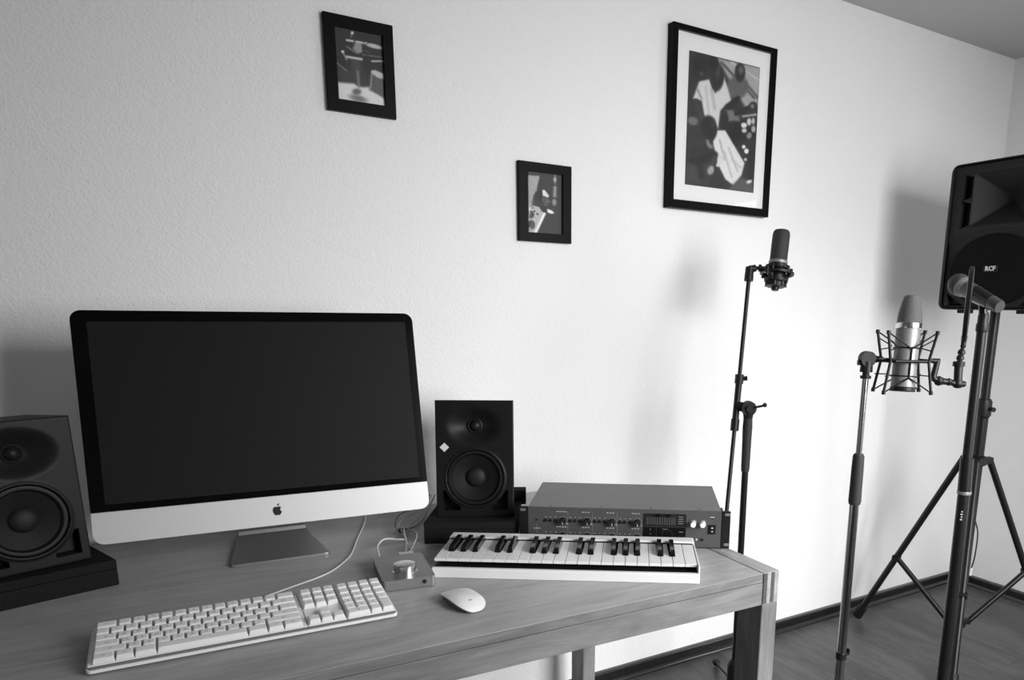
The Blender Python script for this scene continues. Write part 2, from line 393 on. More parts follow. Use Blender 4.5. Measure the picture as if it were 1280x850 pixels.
# ------------------------------------------------------------ pictures on the wall
def painting(name, quad, ops, bg, parent, x0, x1, z0, z1, y, nx=110, ny=160):
    """photographic print: soft-edged grey shapes stored as a colour attribute.
    quad = the sheet's corners (TL, TR, BR, BL) in the sketch units the shapes are written in"""
    U, V = np.meshgrid(np.linspace(0, 1, nx), np.linspace(0, 1, ny))
    q = np.array(quad, float)
    X = (1-V)*((1-U)*q[0, 0]+U*q[1, 0])+V*((1-U)*q[3, 0]+U*q[2, 0])
    Y = (1-V)*((1-U)*q[0, 1]+U*q[1, 1])+V*((1-U)*q[3, 1]+U*q[2, 1])
    img = np.full(X.shape, float(bg))
    rng = np.random.RandomState(3)
    def blend(d, g, s):
        nonlocal img
        a = np.clip(0.5-d/(2*s), 0, 1); a = a*a*(3-2*a); img = img*(1-a)+g*a
    for op in ops:
        k = op[0]
        if k == 'e':
            _, cx, cy, rx, ry, ang, g, s = op
            c, sn = math.cos(math.radians(ang)), math.sin(math.radians(ang))
            dx, dy = X-cx, Y-cy; a = (dx*c+dy*sn)/rx; bb = (-dx*sn+dy*c)/ry
            rr = np.sqrt(a*a+bb*bb); blend((rr-1)*min(rx, ry), g, s)
        elif k == 'l':
            _, ax, ay, bx, by, w, g, s = op
            dx, dy = bx-ax, by-ay; t = np.clip(((X-ax)*dx+(Y-ay)*dy)/(dx*dx+dy*dy), 0, 1)
            blend(np.hypot(X-ax-t*dx, Y-ay-t*dy)-w/2, g, s)
        elif k == 'p':
            _, pts, g, s = op
            ins = np.zeros(X.shape, bool); dm = np.full(X.shape, 1e9); n = len(pts)
            for i in range(n):
                ax, ay = pts[i]; bx, by = pts[(i+1) % n]
                dx, dy = bx-ax, by-ay; t = np.clip(((X-ax)*dx+(Y-ay)*dy)/(dx*dx+dy*dy+1e-9), 0, 1)
                dm = np.minimum(dm, np.hypot(X-ax-t*dx, Y-ay-t*dy))
                cond = ((ay > Y) != (by > Y)) & (X < (bx-ax)*(Y-ay)/((by-ay) if by != ay else 1e-9)+ax)
                ins ^= cond
            blend(np.where(ins, -dm, dm), g, s)
    img = np.clip(np.clip(img, 0, 1)**1.55*0.96+rng.normal(0, 0.018, img.shape), 0, 1)
    lv = np.where(img <= 0.04045, img/12.92, ((img+0.055)/1.055)**2.4)
    me = bpy.data.meshes.new(name)
    vs = [(x0+(x1-x0)*u, y, z1+(z0-z1)*v) for v in np.linspace(0, 1, ny) for u in np.linspace(0, 1, nx)]
    fs = [(j*nx+i, (j+1)*nx+i, (j+1)*nx+i+1, j*nx+i+1) for j in range(ny-1) for i in range(nx-1)]
    me.from_pydata(vs, [], fs)
    at = me.color_attributes.new('tone', 'FLOAT_COLOR', 'POINT')
    c4 = np.ones((nx*ny, 4)); c4[:, :3] = lv.reshape(-1, 1); at.data.foreach_set('color', c4.ravel())
    m = bpy.data.materials.new(name+'_ink'); m.use_nodes = True
    bs = m.node_tree.nodes['Principled BSDF']; bs.inputs['Roughness'].default_value = 0.6
    a = m.node_tree.nodes.new('ShaderNodeAttribute'); a.attribute_name = 'tone'
    m.node_tree.links.new(a.outputs['Color'], bs.inputs['Base Color'])
    me.materials.append(m)
    o = bpy.data.objects.new('print', me); COL.objects.link(o); o.parent = parent
    return o
def picture(label, x, z, w, h, th, bw, ops, quad, bg, inner, mat_rect=None, group=None):
    """inner = print rectangle (x0, x1, z0, z1) in wall coordinates"""
    t = thing('picture_frame', label, 'picture', (x, 0, z), 0, group)
    b = NB()
    mi = [(0, w), (0, h)]
    outer = [(0, 0), (w, 0), (w, h), (0, h)]
    if mat_rect: ix0, ix1, iz0, iz1 = mat_rect[0]-x, mat_rect[1]-x, mat_rect[2]-z, mat_rect[3]-z
    else: ix0, ix1, iz0, iz1 = inner[0]-x, inner[1]-x, inner[2]-z, inner[3]-z
    innr = [(ix0, iz0), (ix1, iz0), (ix1, iz1), (ix0, iz1)]
    rings = []
    for pts, y in ((outer, -0.001), (outer, -th+0.001), ([(a+(0.001 if a < w/2 else -0.001), c+(0.001 if c < h/2 else -0.001)) for a, c in outer], -th), (innr, -th), (innr, -0.004)):
        rings.append([b.verts.new((a, y, c)) for a, c in pts])
    for A, B in zip(rings, rings[1:]):
        for i in range(4):
            j = (i+1) % 4; b.faces.new((A[i], A[j], B[j], B[i]))
    finish('frame', b, M_frame, t, angle=20)
    b = NB(); box(b, 0.004, w-0.004, -0.004, -0.0008, 0.004, h-0.004); finish('backing_board', b, M_black, t)
    yp = -0.006
    if mat_rect:
        b = NB()
        px0, px1, pz0, pz1 = inner[0]-x, inner[1]-x, inner[2]-z, inner[3]-z
        ym = -th+0.012
        A = [b.verts.new((a, ym, c)) for a, c in innr]
        pr_ = [(px0, pz0), (px1, pz0), (px1, pz1), (px0, pz1)]
        B = [b.verts.new((a, ym, c)) for a, c in pr_]; C_ = [b.verts.new((a, ym+0.0015, c)) for a, c in pr_]
        for R1, R2 in ((A, B), (B, C_)):
            for i in range(4):
                j = (i+1) % 4; b.faces.new((R1[i], R1[j], R2[j], R2[i]))
        finish('mat_board', b, M_board, t); yp = ym+0.0014
    o = painting('photo', quad, ops, bg, t, inner[0]-x, inner[1]-x, inner[2]-z, inner[3]-z, yp)
    b = NB(); yg = -th+0.006
    box(b, ix0+0.0002, ix1-0.0002, yg-0.0008, yg, iz0+0.0002, iz1-0.0002); finish('glass', b, M_glass, t)
    return t
ops1 = [('p', [(165, 440), (330, 430), (340, 560), (170, 545)], .36, 40), ('p', [(330, 440), (490, 560), (495, 640), (340, 590)], .36, 30),
        ('p', [(172, 542), (280, 548), (335, 572), (385, 570), (490, 645), (500, 710), (176, 665)], .93, 14),
        ('e', 310, 650, 55, 20, 15, .62, 14), ('e', 300, 605, 28, 20, 0, .55, 12),
        ('p', [(255, 385), (328, 385), (322, 560), (300, 560)], .42, 16), ('l', 305, 470, 315, 570, 16, .62, 10),
        ('p', [(392, 480), (485, 515), (484, 640), (385, 590)], .50, 14), ('l', 400, 490, 392, 580, 8, .75, 6),
        ('p', [(393, 460), (420, 455), (487, 482), (486, 520), (440, 508), (395, 480)], .86, 8),
        ('e', 412, 298, 62, 15, 13, .86, 7), ('l', 340, 280, 360, 275, 12, .8, 6), ('l', 335, 355, 475, 372, 8, .62, 6), ('l', 400, 398, 478, 396, 14, .82, 6),
        ('l', 260, 238, 265, 215, 14, .55, 6), ('p', [(275, 275), (330, 280), (335, 340), (305, 352), (272, 320)], .72, 9),
        ('l', 232, 262, 330, 276, 15, .88, 6), ('l', 233, 305, 300, 348, 12, .62, 7), ('l', 285, 262, 275, 300, 10, .4, 5),
        ('l', 232, 372, 330, 386, 18, .86, 6), ('l', 208, 345, 232, 392, 12, .7, 6), ('e', 206, 339, 11, 10, 0, .9, 5),
        ('l', 165, 412, 232, 466, 7, .66, 5), ('e', 267, 214, 10, 11, 0, .92, 5), ('l', 350, 330, 385, 340, 8, .5, 5), ('l', 368, 350, 370, 545, 4, .16, 6), ('l', 345, 400, 350, 540, 3, .3, 6)]
picture('small black frame, highest and leftmost on the wall, drum kit photograph', 0.2237, 1.7473, 0.1657, 0.2156, 0.015, 0.027, ops1,
        [(148, 175), (465, 232), (495, 703), (178, 660)], .24, (0.2497, 0.3643, 1.775, 1.9362), group='small black photo frames')
ops2 = [('e', 265, 385, 44, 48, 20, .20, 9), ('p', [(282, 400), (330, 385), (346, 430), (330, 468), (300, 470), (285, 440)], .46, 8),
        ('p', [(285, 340), (305, 338), (322, 358), (343, 388), (332, 402), (312, 392), (290, 388)], .93, 6), ('l', 330, 430, 346, 436, 8, .6, 4),
        ('p', [(262, 420), (300, 450), (305, 490), (270, 490), (255, 450)], .30, 8),
        ('p', [(166, 482), (215, 464), (262, 478), (305, 530), (238, 690), (160, 690)], .80, 8), ('l', 305, 530, 230, 690, 24, .95, 6),
        ('e', 347, 515, 38, 15, 22, .96, 6), ('e', 300, 500, 30, 18, 40, .2, 8),
        ('e', 190, 540, 28, 30, 0, .14, 10), ('e', 192, 625, 32, 38, 0, .24, 10), ('e', 222, 512, 8, 8, 0, .3, 4), ('e', 246, 536, 8, 8, 0, .3, 4), ('e', 210, 485, 7, 6, 0, .3, 4), ('e', 185, 660, 16, 18, 0, .7, 8),
        ('l', 393, 218, 391, 292, 16, .58, 6), ('p', [(374, 305), (408, 308), (406, 402), (370, 398)], .56, 6), ('l', 392, 315, 388, 395, 10, .78, 6),
        ('e', 385, 440, 19, 30, 0, .66, 7), ('l', 372, 302, 408, 306, 5, .2, 3), ('l', 370, 405, 405, 408, 8, .25, 4), ('l', 390, 250, 390, 262, 26, .75, 5)]
picture('small black frame in the middle of the wall, singer and microphone photograph', 0.7293, 1.4723, 0.1701, 0.2160, 0.015, 0.029, ops2,
        [(163, 185), (448, 222), (448, 708), (165, 685)], .31, (0.7585, 0.8713, 1.4972, 1.6632), group='small black photo frames')
ops3 = [('p', [(225, 85), (455, 140), (445, 330), (380, 350), (300, 220)], .74, 12), ('l', 300, 110, 445, 200, 5, .85, 6), ('l', 250, 110, 420, 290, 8, .35, 8), ('l', 370, 210, 440, 290, 10, .4, 10),
        ('e', 140, 130, 38, 55, 0, .13, 10), ('e', 205, 112, 26, 36, 0, .10, 8), ('e', 150, 165, 12, 14, 0, .4, 8),
        ('e', 330, 235, 55, 62, 30, .50, 12), ('e', 295, 390, 50, 42, 30, .58, 10), ('e', 310, 465, 58, 62, 20, .12, 10), ('e', 262, 400, 22, 50, 0, .18, 8),
        ('p', [(138, 203), (188, 192), (218, 262), (264, 180), (300, 300), (272, 318), (244, 350), (232, 442), (196, 400), (164, 382), (150, 300), (108, 288)], .87, 7),
        ('l', 200, 240, 215, 340, 10, .76, 10), ('l', 170, 230, 185, 360, 6, .78, 8), ('l', 130, 240, 150, 290, 8, .65, 6), ('l', 125, 300, 150, 385, 22, .33, 8),
        ('e', 228, 188, 33, 62, 4, .22, 7), ('e', 232, 160, 8, 30, 10, .42, 8), ('e', 345, 160, 27, 46, 0, .24, 6), ('e', 350, 150, 14, 20, 0, .5, 8),
        ('l', 285, 330, 332, 292, 28, .14, 6), ('l', 325, 365, 390, 338, 24, .20, 6), ('e', 412, 335, 24, 28, 20, .26, 6), ('e', 410, 330, 10, 12, 0, .6, 5),
        ('e', 395, 440, 46, 60, 0, .16, 10), ('e', 365, 425, 16, 14, 0, .92, 5), ('e', 366, 452, 14, 12, 0, .85, 5), ('e', 392, 408, 12, 20, 0, .86, 5), ('e', 414, 405, 10, 18, 0, .8, 5), ('e', 415, 445, 12, 18, 0, .75, 5), ('e', 392, 478, 14, 18, 20, .65, 6), ('l', 360, 380, 430, 372, 10, .8, 6),
        ('e', 108, 402, 26, 22, 20, .56, 8), ('l', 85, 530, 170, 500, 10, .36, 20), ('p', [(70, 620), (200, 620), (170, 720), (70, 720)], .38, 30),
        ('p', [(222, 450), (268, 448), (330, 555), (368, 618), (352, 680), (312, 738), (266, 702), (232, 630), (204, 512)], .90, 7),
        ('l', 262, 560, 300, 690, 6, .76, 9), ('l', 285, 540, 330, 660, 6, .76, 9), ('l', 300, 600, 345, 640, 6, .78, 9), ('l', 240, 500, 262, 600, 6, .72, 7),
        ('e', 188, 437, 37, 62, -8, .15, 7), ('e', 205, 415, 12, 24, 0, .30, 9), ('e', 188, 520, 14, 26, -25, .62, 6), ('e', 196, 510, 8, 14, -25, .3, 5),
        ('l', 212, 575, 128, 608, 34, .13, 10), ('e', 110, 606, 24, 12, 0, .12, 6), ('l', 215, 590, 190, 670, 22, .36, 8), ('e', 194, 655, 16, 24, 15, .72, 6),
        ('l', 228, 630, 250, 575, 16, .88, 5), ('l', 140, 610, 150, 690, 30, .2, 16),
        ('e', 378, 557, 13, 13, 0, .95, 4), ('e', 363, 535, 10, 10, 0, .93, 4), ('e', 372, 600, 8, 8, 0, .85, 4), ('p', [(270, 760), (350, 690), (410, 720), (412, 780)], .46, 12), ('e', 392, 714, 16, 9, -25, .88, 5), ('l', 405, 560, 395, 690, 24, .16, 12)]
picture('large black frame with wide white mount, photograph of people in pale shirts', 1.2434, 1.6037, 0.4318, 0.5327, 0.030, 0.02, ops3,
        [(90, 48), (450, 140), (412, 775), (66, 730)], .27, (1.3135, 1.6105, 1.679, 2.0722), (1.262, 1.6545, 1.629, 2.120))

# ------------------------------------------------------------ desktop computer
mon = thing('desktop_computer', 'large thin all-in-one computer with black blank screen and silver chin', 'computer', (-0.0143, -0.3709, D), -0.0676)
TM = 0.2098; MZ = 0.8248-D
MT = Matrix.Translation((0, 0, MZ)) @ Matrix.Rotation(-TM, 4, 'X')     # tilted screen frame: x across, z up the face, -y out of the face
MW, MH, CH = 0.650, 0.4525, 0.0622
def mt_prism(bm, pts, y0, y1, mi=0, bev=0.0):       # outline in the (x, z) of the face, from depth y0 to y1 (front = smaller y)
    prism(bm, pts, -y1, -y0, mi, MT @ FACE, bev)
b = NB()
full = rrect(MW, MH, 0.020, 6, 0, MH/2)
mt_prism(b, full, 0.0015, 0.010)
# bulged rear shell
ring0 = [MT @ Vector((x, 0.010, z)) for x, z in full]
prev = [b.verts.new(p) for p in ring0]
for sc, dy in ((0.985, 0.016), (0.93, 0.024), (0.80, 0.034), (0.6, 0.042), (0.35, 0.046), (0.1, 0.047)):
    cur = [b.verts.new(MT @ Vector((x*sc, dy, MH/2+(z-MH/2)*sc))) for x, z in full]
    for i in range(len(cur)):
        j = (i+1) % len(cur); b.faces.new((prev[i], prev[j], cur[j], cur[i]))
    prev = cur
b.faces.new(prev)
finish('rear_shell', b, M_alu, mon)
def arcpts(cx, cz, r, a0, a1, n=6): return [(cx+r*math.cos(a0+(a1-a0)*k/n), cz+r*math.sin(a0+(a1-a0)*k/n)) for k in range(n+1)]
r = 0.019; w2 = MW/2
b = NB(); mt_prism(b, arcpts(w2-r, MH-r, r, 0, PI/2)+arcpts(-w2+r, MH-r, r, PI/2, PI)+[(-w2, CH), (w2, CH)], 0.0, 0.0014); finish('glass_bezel', b, M_screenglass, mon)
b = NB(); mt_prism(b, [(-0.300, 0.0765), (0.308, 0.0745), (0.3075, 0.4325), (-0.299, 0.4305)], -0.0003, 0.0); finish('screen', b, M_screen, mon)
b = NB(); mt_prism(b, arcpts(-w2+r, r, r, PI, 1.5*PI)+arcpts(w2-r, r, r, 1.5*PI, 2*PI)+[(w2, CH-0.0006), (-w2, CH-0.0006)], 0.0, 0.0014, bev=0.0004); chin = finish('chin_panel', b, M_alu, mon)
# bitten fruit emblem, dark on the silver chin
def fruit(cx, cz, s):
    up_ = []
    ctrl = [(0, .60), (.18, .66), (.40, .68), (.60, .60), (.74, .46)]           # right shoulder
    bite = [(.58, .30), (.52, .10), (.57, -.10), (.70, -.26), (.80, -.34)]
    low = [(.72, -.56), (.55, -.82), (.36, -1.0), (.20, -1.0), (0, -.93)]
    left = [(-.20, -1.0), (-.36, -1.0), (-.55, -.82), (-.72, -.52), (-.82, -.15), (-.80, .20), (-.66, .50), (-.45, .66), (-.22, .66)]
    return [(cx+p[0]*s, cz+p[1]*s) for p in (ctrl+bite+low+left)]
b = NB()
mt_prism(b, fruit(0.0016, 0.0318, 0.0110)[::-1], -0.0003, 0.0001)
mt_prism(b, [(0.0016+p[0]*0.011, 0.0318+p[1]*0.011) for p in ((.02, .78), (.06, 1.02), (.22, 1.22), (.42, 1.30), (.40, 1.05), (.25, .86))][::-1], -0.0003, 0.0001)
o = finish('fruit_emblem', b, M_black, chin)
# stand
b = NB()
footpts = [(-0.0975+0.012, -0.022), (0.0975-0.012, -0.022), (0.0975-0.003, -0.0185), (0.0975, -0.012), (0.074, 0.185), (-0.074, 0.185), (-0.0975, -0.012), (-0.0975+0.003, -0.0185)]
prism(b, footpts, 0.0005, 0.0065, 0, None, 0.001)
finish('foot_plate', b, M_alud, mon)
b = NB()
prof = [(0.178, 0.0065), (0.190, 0.008), (0.192, 0.016), (0.150, 0.12), (0.112, 0.20), (0.100, 0.24)]
th = 0.007; rings = []
for i, (y, z) in enumerate(prof):
    hw = 0.0745-0.006*i/5
    y1, z1 = prof[min(i+1, len(prof)-1)]; y0, z0 = prof[max(i-1, 0)]
    d = Vector((0, y1-y0, z1-z0)).normalized(); n = Vector((0, -d.z, d.y))
    rings.append([b.verts.new((sx*hw, y+n.y*t, z+n.z*t)) for sx, t in ((-1, 0), (1, 0), (1, -th), (-1, -th))])
for A, B in zip(rings, rings[1:]):
    for i in range(4):
        j = (i+1) % 4; b.faces.new((A[i], A[j], B[j], B[i]))
b.faces.new(rings[0]); b.faces.new(rings[-1][::-1])
finish('stand_neck', b, M_alud, mon)

# ------------------------------------------------------------ studio speakers
SW, SH, SD = 0.182, 0.277, 0.20
WC, TC = 0.094, 0.2165
def smoothstep(e0, e1, x):
    t = np.clip((x-e0)/(e1-e0), 0, 1); return t*t*(3-2*t)
def speaker_front_depth(X, Z):
    d = np.zeros_like(X)
    # elliptical waveguide round the tweeter
    e = np.sqrt((X/0.070)**2+((Z-TC)/0.049)**2)
    d += 0.020*(1-smoothstep(0.20, 1.02, e))
    # raised ring and woofer well
    rw = np.hypot(X, Z-WC)
    ring = np.exp(-((rw-0.069)/0.0030)**2)*-0.0022
    d = np.where(rw < 0.09, d*smoothstep(0.066, 0.074, rw), d)+ring
    d = np.where(rw < 0.0655, 0.020, d+0.0*rw)
    # triangular port pockets in the lower corners
    for s in (-1, 1):
        x = s*X
        inside = (smoothstep(0.036, 0.038, x))*(1-smoothstep(0.0745, 0.0765, x))*smoothstep(0.0165, 0.0185, Z)*(1-smoothstep(0.060, 0.0635, Z))*smoothstep(0.0765, 0.0785, rw)
        d = d*(1-inside)+0.026*inside
        # diagonal upper limit of the pocket follows the ring
    return d
def make_speaker(label, loc, rotz, tilt, emblem):
    t = thing('studio_speaker', label, 'speaker', loc, rotz, 'pair of studio speakers')
    t.rotation_euler = (-tilt, 0, rotz)
    nx, nz = 111, 165
    xs = np.linspace(-SW/2+0.003, SW/2-0.003, nx); zs = np.linspace(0.003, SH-0.003, nz)
    X, Z = np.meshgrid(xs, zs); dep = speaker_front_depth(X, Z)
    b = NB()
    V = [[b.verts.new((X[j, i], dep[j, i], Z[j, i])) for i in range(nx)] for j in range(nz)]
    for j in range(nz-1):
        for i in range(nx-1): b.faces.new((V[j][i], V[j][i+1], V[j+1][i+1], V[j+1][i]))
    # rounded rim joining the front to the cabinet
    per = [V[0][i] for i in range(nx)]+[V[j][nx-1] for j in range(1, nz)]+[V[nz-1][i] for i in range(nx-2, -1, -1)]+[V[j][0] for j in range(nz-2, 0, -1)]
    prev = per
    for k in (1, 2, 3):
        a = k*PI/6; off = 0.003*math.sin(a); yy = 0.003*(1-math.cos(a))
        cur = []
        for v in per:
            x, z = v.co.x, v.co.z
            fx = (x/(SW/2-0.003)); fz = (z-SH/2)/(SH/2-0.003)
            cur.append(b.verts.new((x+(off*np.sign(fx) if abs(fx) > 0.999 else 0), yy, z+(off*np.sign(fz) if abs(fz) > 0.999 else 0))))
        for i in range(len(cur)):
            j = (i+1) % len(cur); b.faces.new((prev[i], prev[j], cur[j], cur[i]))
        prev = cur
    cur = []
    for v in prev: cur.append(b.verts.new((v.co.x*0.90, SD, SH/2+(v.co.z-SH/2)*0.97)))
    for i in range(len(cur)):
        j = (i+1) % len(cur); b.faces.new((prev[i], prev[j], cur[j], cur[i]))
    b.faces.new(cur)
    finish('cabinet', b, M_speaker, t, angle=40)
    A = Matrix.Translation((0, 0, WC)) @ FACE          # local z -> -y (outwards)
    b = NB(); lathe(b, [(0.0655, -0.019), (0.0650, -0.004), (0.0640, -0.001), (0.0615, -0.0005), (0.058, -0.001), (0.0555, -0.004), (0.054, -0.008)], 64, 0, A, cap=False); finish('woofer_surround', b, M_rubber, t)
    b = NB(); lathe(b, [(0.054, -0.008), (0.040, -0.012), (0.028, -0.016), (0.0235, -0.0175)], 64, 0, A, cap=False); w_ = finish('woofer_cone', b, M_cone, t)
    b = NB(); lathe(b, [(0.0235, -0.0176), (0.021, -0.0125), (0.015, -0.009), (0.008, -0.0075), (0, -0.007)], 48, 0, A, cap=False); finish('dust_cap', b, M_blacksoft, w_)
    A = Matrix.Translation((0, 0, TC)) @ FACE
    b = NB(); lathe(b, [(0.0175, -0.022), (0.0175, -0.0165), (0.0155, -0.0155), (0.0135, -0.0165), (0.0125, -0.015), (0.0095, -0.011), (0.005, -0.0088), (0, -0.008)], 40, 0, A, cap=False); finish('tweeter', b, M_rubber, t)
    if emblem:
        b = NB(); s = 0.0108
        prism(b, [(-0.0704-s, 0.1667), (-0.0704, 0.1667-s), (-0.0704+s, 0.1667), (-0.0704, 0.1667+s)], -0.0002, 0.0006, 0, FACE)
        finish('diamond_badge', b, M_sticker, t)
    return t
make_speaker('black two-way studio speaker with white diamond badge, right of the computer', (0.4114, -0.4226, 0.7955), -0.4817, 0.0988, True)
make_speaker('black two-way studio speaker left of the computer, cut by the photo edge', (-0.4284, -0.3817, 0.7998), 0.3604, 0.0645, True)
def make_pad(label, loc, rotz, slope, depth, w=0.2139):
    t = thing('foam_pad', label, 'foam pad', loc, rotz, 'foam speaker pads')
    for nm, z0a, z1a, z0b, z1b in (('base_layer', 0, 0.0335, 0, 0.0335-0.25*slope*depth), ('top_layer', 0.0340, 0.0513, 0.0340-0.25*slope*depth, 0.0513-slope*depth)):
        b = NB()
        pts = [(0.0, z0a), (depth, z0b), (depth, max(z1b, z0b+0.003)), (0.0, z1a)]
        tmp = bmesh.new()
        A = [tmp.verts.new((-w/2, y, z)) for y, z in pts]; B = [tmp.verts.new((w/2, y, z)) for y, z in pts]
        for i in range(4):
            j = (i+1) % 4; tmp.faces.new((A[i], A[j], B[j], B[i]))
        tmp.faces.new(A); tmp.faces.new(B[::-1])
        bmesh.ops.bevel(tmp, geom=tmp.edges[:], offset=0.0018, segments=2, affect='EDGES', profile=0.5)
        merge(b, tmp); finish(nm, b, M_foam, t)
    return t
pr_ = make_pad('charcoal two-layer foam pad under the speaker right of the computer', (0.3785, -0.4736, D), -0.4739, 0.0988, 0.30)
make_pad('charcoal two-layer foam pad under the left speaker', (-0.4074, -0.4092, D), 0.2825, 0.0645, 0.30)
b = NB(); box(b, 0.055, 0.120, 0.262, 0.30, 0.0225, 0.062, 0.002); finish('rear_wedge', b, M_foam, pr_)

# ------------------------------------------------------------ rack unit
rk = thing('rack_audio_unit', 'wide grey rack-mount audio unit with knobs and black ears at desk corner', 'audio unit', (0.6712, -0.6708, D), -0.6078)
RW = 0.2413; EW = 0.0200; Z0, Z1 = 0.0035, 0.0905
b = NB(); box(b, -RW+EW+0.0006, RW-EW-0.0006, 0.004, 0.2472, Z0, Z1, 0.001, seg=1)
for x in (-0.17, -0.055, 0.06, 0.17):                # lid screws
    lathe(b, [(0.0028, 0), (0.0026, 0.0008), (0, 0.0008)], 12, 1, Matrix.Translation((x, 0.012, Z1-0.0003)))
finish('chassis', b, [M_rack_top, M_black], rk)
b = NB(); box(b, -RW+EW, RW-EW, 0.0, 0.004, Z0, Z1, 0.0008, seg=1)
def mark(x, z, w, h, mi=1): box(b, x-w/2, x+w/2, -0.00025, 0.0, z-h/2, z+h/2, 0, mi)
chx = (-0.1407, -0.0841, -0.0276, 0.0302)
for r_i, zc in enumerate((0.0595, 0.0235)):
    for c_i, xk in enumerate(chx):
        for k in range(4 if c_i == 0 else 3): mark(xk-0.004*(1 if c_i else 1.6)-0.003+k*0.0066-0.004, zc+0.0208, 0.0044, 0.0014)
        for bx in (-0.0394, -0.0284, -0.0167): mark(xk+bx, zc+0.0078, 0.003 if bx != -0.0284 else 0.002, 0.0011)
        lathe(b, [(0.0098, 0.0001), (0.0098, 0.0003), (0.0088, 0.0003), (0.0088, 0.0001)], 36, 2, Matrix.Translation((xk, 0, zc)) @ FACE, cap=False)
        mark(xk+0.0095, zc-0.0075, 0.0015, 0.003)
for xs in (-0.1293, -0.0729, -0.0160): mark(xs, 0.0475, 0.0008, 0.068, 2)
mark(-0.2010, 0.0395, 0.016, 0.0012); mark(-0.2010, 0.0400, 0.0009, 0.022, 2); mark(-0.1995, 0.0405, 0.010, 0.0022, 2)
mark(0.1999, 0.0760, 0.010, 0.0013); mark(0.1665, 0.0225, 0.004, 0.004)
finish('front_panel', b, [M_rack_face, M_mark, M_markd], rk)
for sx in (-1, 1):
    b = NB(); x0, x1 = (-RW, -RW+EW) if sx < 0 else (RW-EW, RW)
    box(b, x0, x1, -0.001, 0.004, Z0-0.001, Z1+0.0005, 0.0012, seg=2)
    if sx > 0: box(b, x0, x0+0.004, 0.004, 0.035, Z0, Z1, 0.0008)
    ear = finish('rack_ear', b, M_black, rk)
    for z in (Z0+0.009, Z1-0.007):
        if sx < 0 and z < 0.05: continue
        b = NB(); box(b, -0.006, 0.006, -0.0012, 0.0, -0.0032, 0.0032, 0.0012); 
        finish('slot', b, M_nickel, ear, loc=((x0+x1)/2+(0.003 if sx > 0 else -0.001), -0.001, z))
for r_i, zc in enumerate((0.0595, 0.0235)):
    for xk in chx:
        b = NB(); lathe(b, [(0.0078, 0), (0.0076, 0.010), (0.0068, 0.012), (0, 0.012)], 28, 0, FACE)
        box(b, -0.0007, 0.0007, -0.0124, -0.0100, -0.0066, -0.001, 0, 1)
        finish('knob', b, [M_blacksoft, M_mark], rk, loc=(xk, -0.0002, zc))
        for bx in (-0.0394, -0.0284, -0.0167):
            b = NB(); lathe(b, [(0.0036, 0), (0.0035, 0.0028), (0.003, 0.0032), (0, 0.0032)], 18, 0, FACE)
            finish('push_button', b, M_black, rk, loc=(xk+bx, -0.0001, zc+0.0002))
b = NB(); box(b, 0.0437, 0.1408, -0.0012, 0.0, 0.010, 0.0815, 0.0008, 0, 1)
for k in range(12):
    box(b, 0.0510+k*0.0056, 0.0510+k*0.0056+0.0040, -0.0015, -0.0011, 0.0560, 0.0735, 0, 1)
for k in range(4): box(b, 0.1235, 0.1345, -0.0015, -0.0011, 0.0590+k*0.0052, 0.0602+k*0.0052, 0, 2)
box(b, 0.0440, 0.1405, -0.0015, -0.0011, 0.0503, 0.0511, 0, 1)
box(b, 0.0735, 0.0741, -0.0015, -0.0011, 0.012, 0.050, 0, 1)
for q in ((0.0935, 0.0455, 0.0115, 0.0012), (0.060, 0.0445, 0.002, 0.002), (0.060, 0.033, 0.004, 0.001), (0.130, 0.0395, 0.009, 0.0015)):
    box(b, q[0]-q[2]/2, q[0]+q[2]/2, -0.0015, -0.0011, q[1]-q[3]/2, q[1]+q[3]/2, 0, 2)
lathe(b, [(0.0125, 0.0011), (0.0125, 0.0016), (0.0118, 0.0016), (0.0118, 0.0011)], 36, 1, Matrix.Translation((0.0990, 0, 0.0315)) @ FACE, cap=False)
finish('display', b, [M_display, M_ledbar, M_markd], rk)
for xk in (0.1562, 0.1780):
    b = NB(); lathe(b, [(0.0090, 0), (0.0088, 0.0015), (0.0078, 0.002), (0.0078, 0.0012)], 32, 1, FACE, cap=False)
    lathe(b, [(0.0068, 0), (0.0064, 0.013), (0.0056, 0.0145), (0, 0.0145)], 32, 0, FACE)
    finish('silver_knob', b, [M_white, M_nickel], rk, loc=(xk, -0.0002, 0.0605))['label'] = 'pale metal knob'
b = NB(); box(b, -0.0085, 0.0085, -0.0025, 0, -0.0110, 0.0110, 0.001); box(b, -0.0058, 0.0058, -0.0045, -0.002, -0.0080, 0.0080, 0.0008, 0)
box(b, -0.002, 0.002, -0.0049, -0.0044, 0.0030, 0.0058, 0, 1); box(b, -0.002, 0.002, -0.0049, -0.0044, -0.0048, -0.0030, 0, 1)
finish('power_switch', b, [M_black, M_mark], rk, loc=(0.2004, -0.0002, 0.0475))
for x, z, r_ in ((0.1784, 0.0222, 0.0058), (-0.2010, 0.0600, 0.0034)):
    b = NB(); lathe(b, [(r_, 0), (r_*0.95, 0.0012), (r_*0.62, 0.0014), (r_*0.6, 0.0001)], 24, 1, FACE, cap=False)
    lathe(b, [(r_*0.6, 0.0003), (0, 0.0003)], 24, 0, FACE, cap=False)
    finish('jack_socket', b, [M_black, M_rack_face], rk, loc=(x, -0.0001, z))
b = NB(); lathe(b, [(0.0013, 0), (0.0012, 0.0008), (0, 0.001)], 12, 0, FACE); finish('indicator_light', b, M_black, rk, loc=(0.2002, -0.0001, 0.0718))
for sx in (-1, 1):
    for y in (0.03, 0.21):
        b = NB(); lathe(b, [(0.008, 0), (0.0085, 0.0036), (0, 0.0036)], 16); finish('rubber_foot', b, M_rubber, rk, loc=(sx*0.19, y, 0))

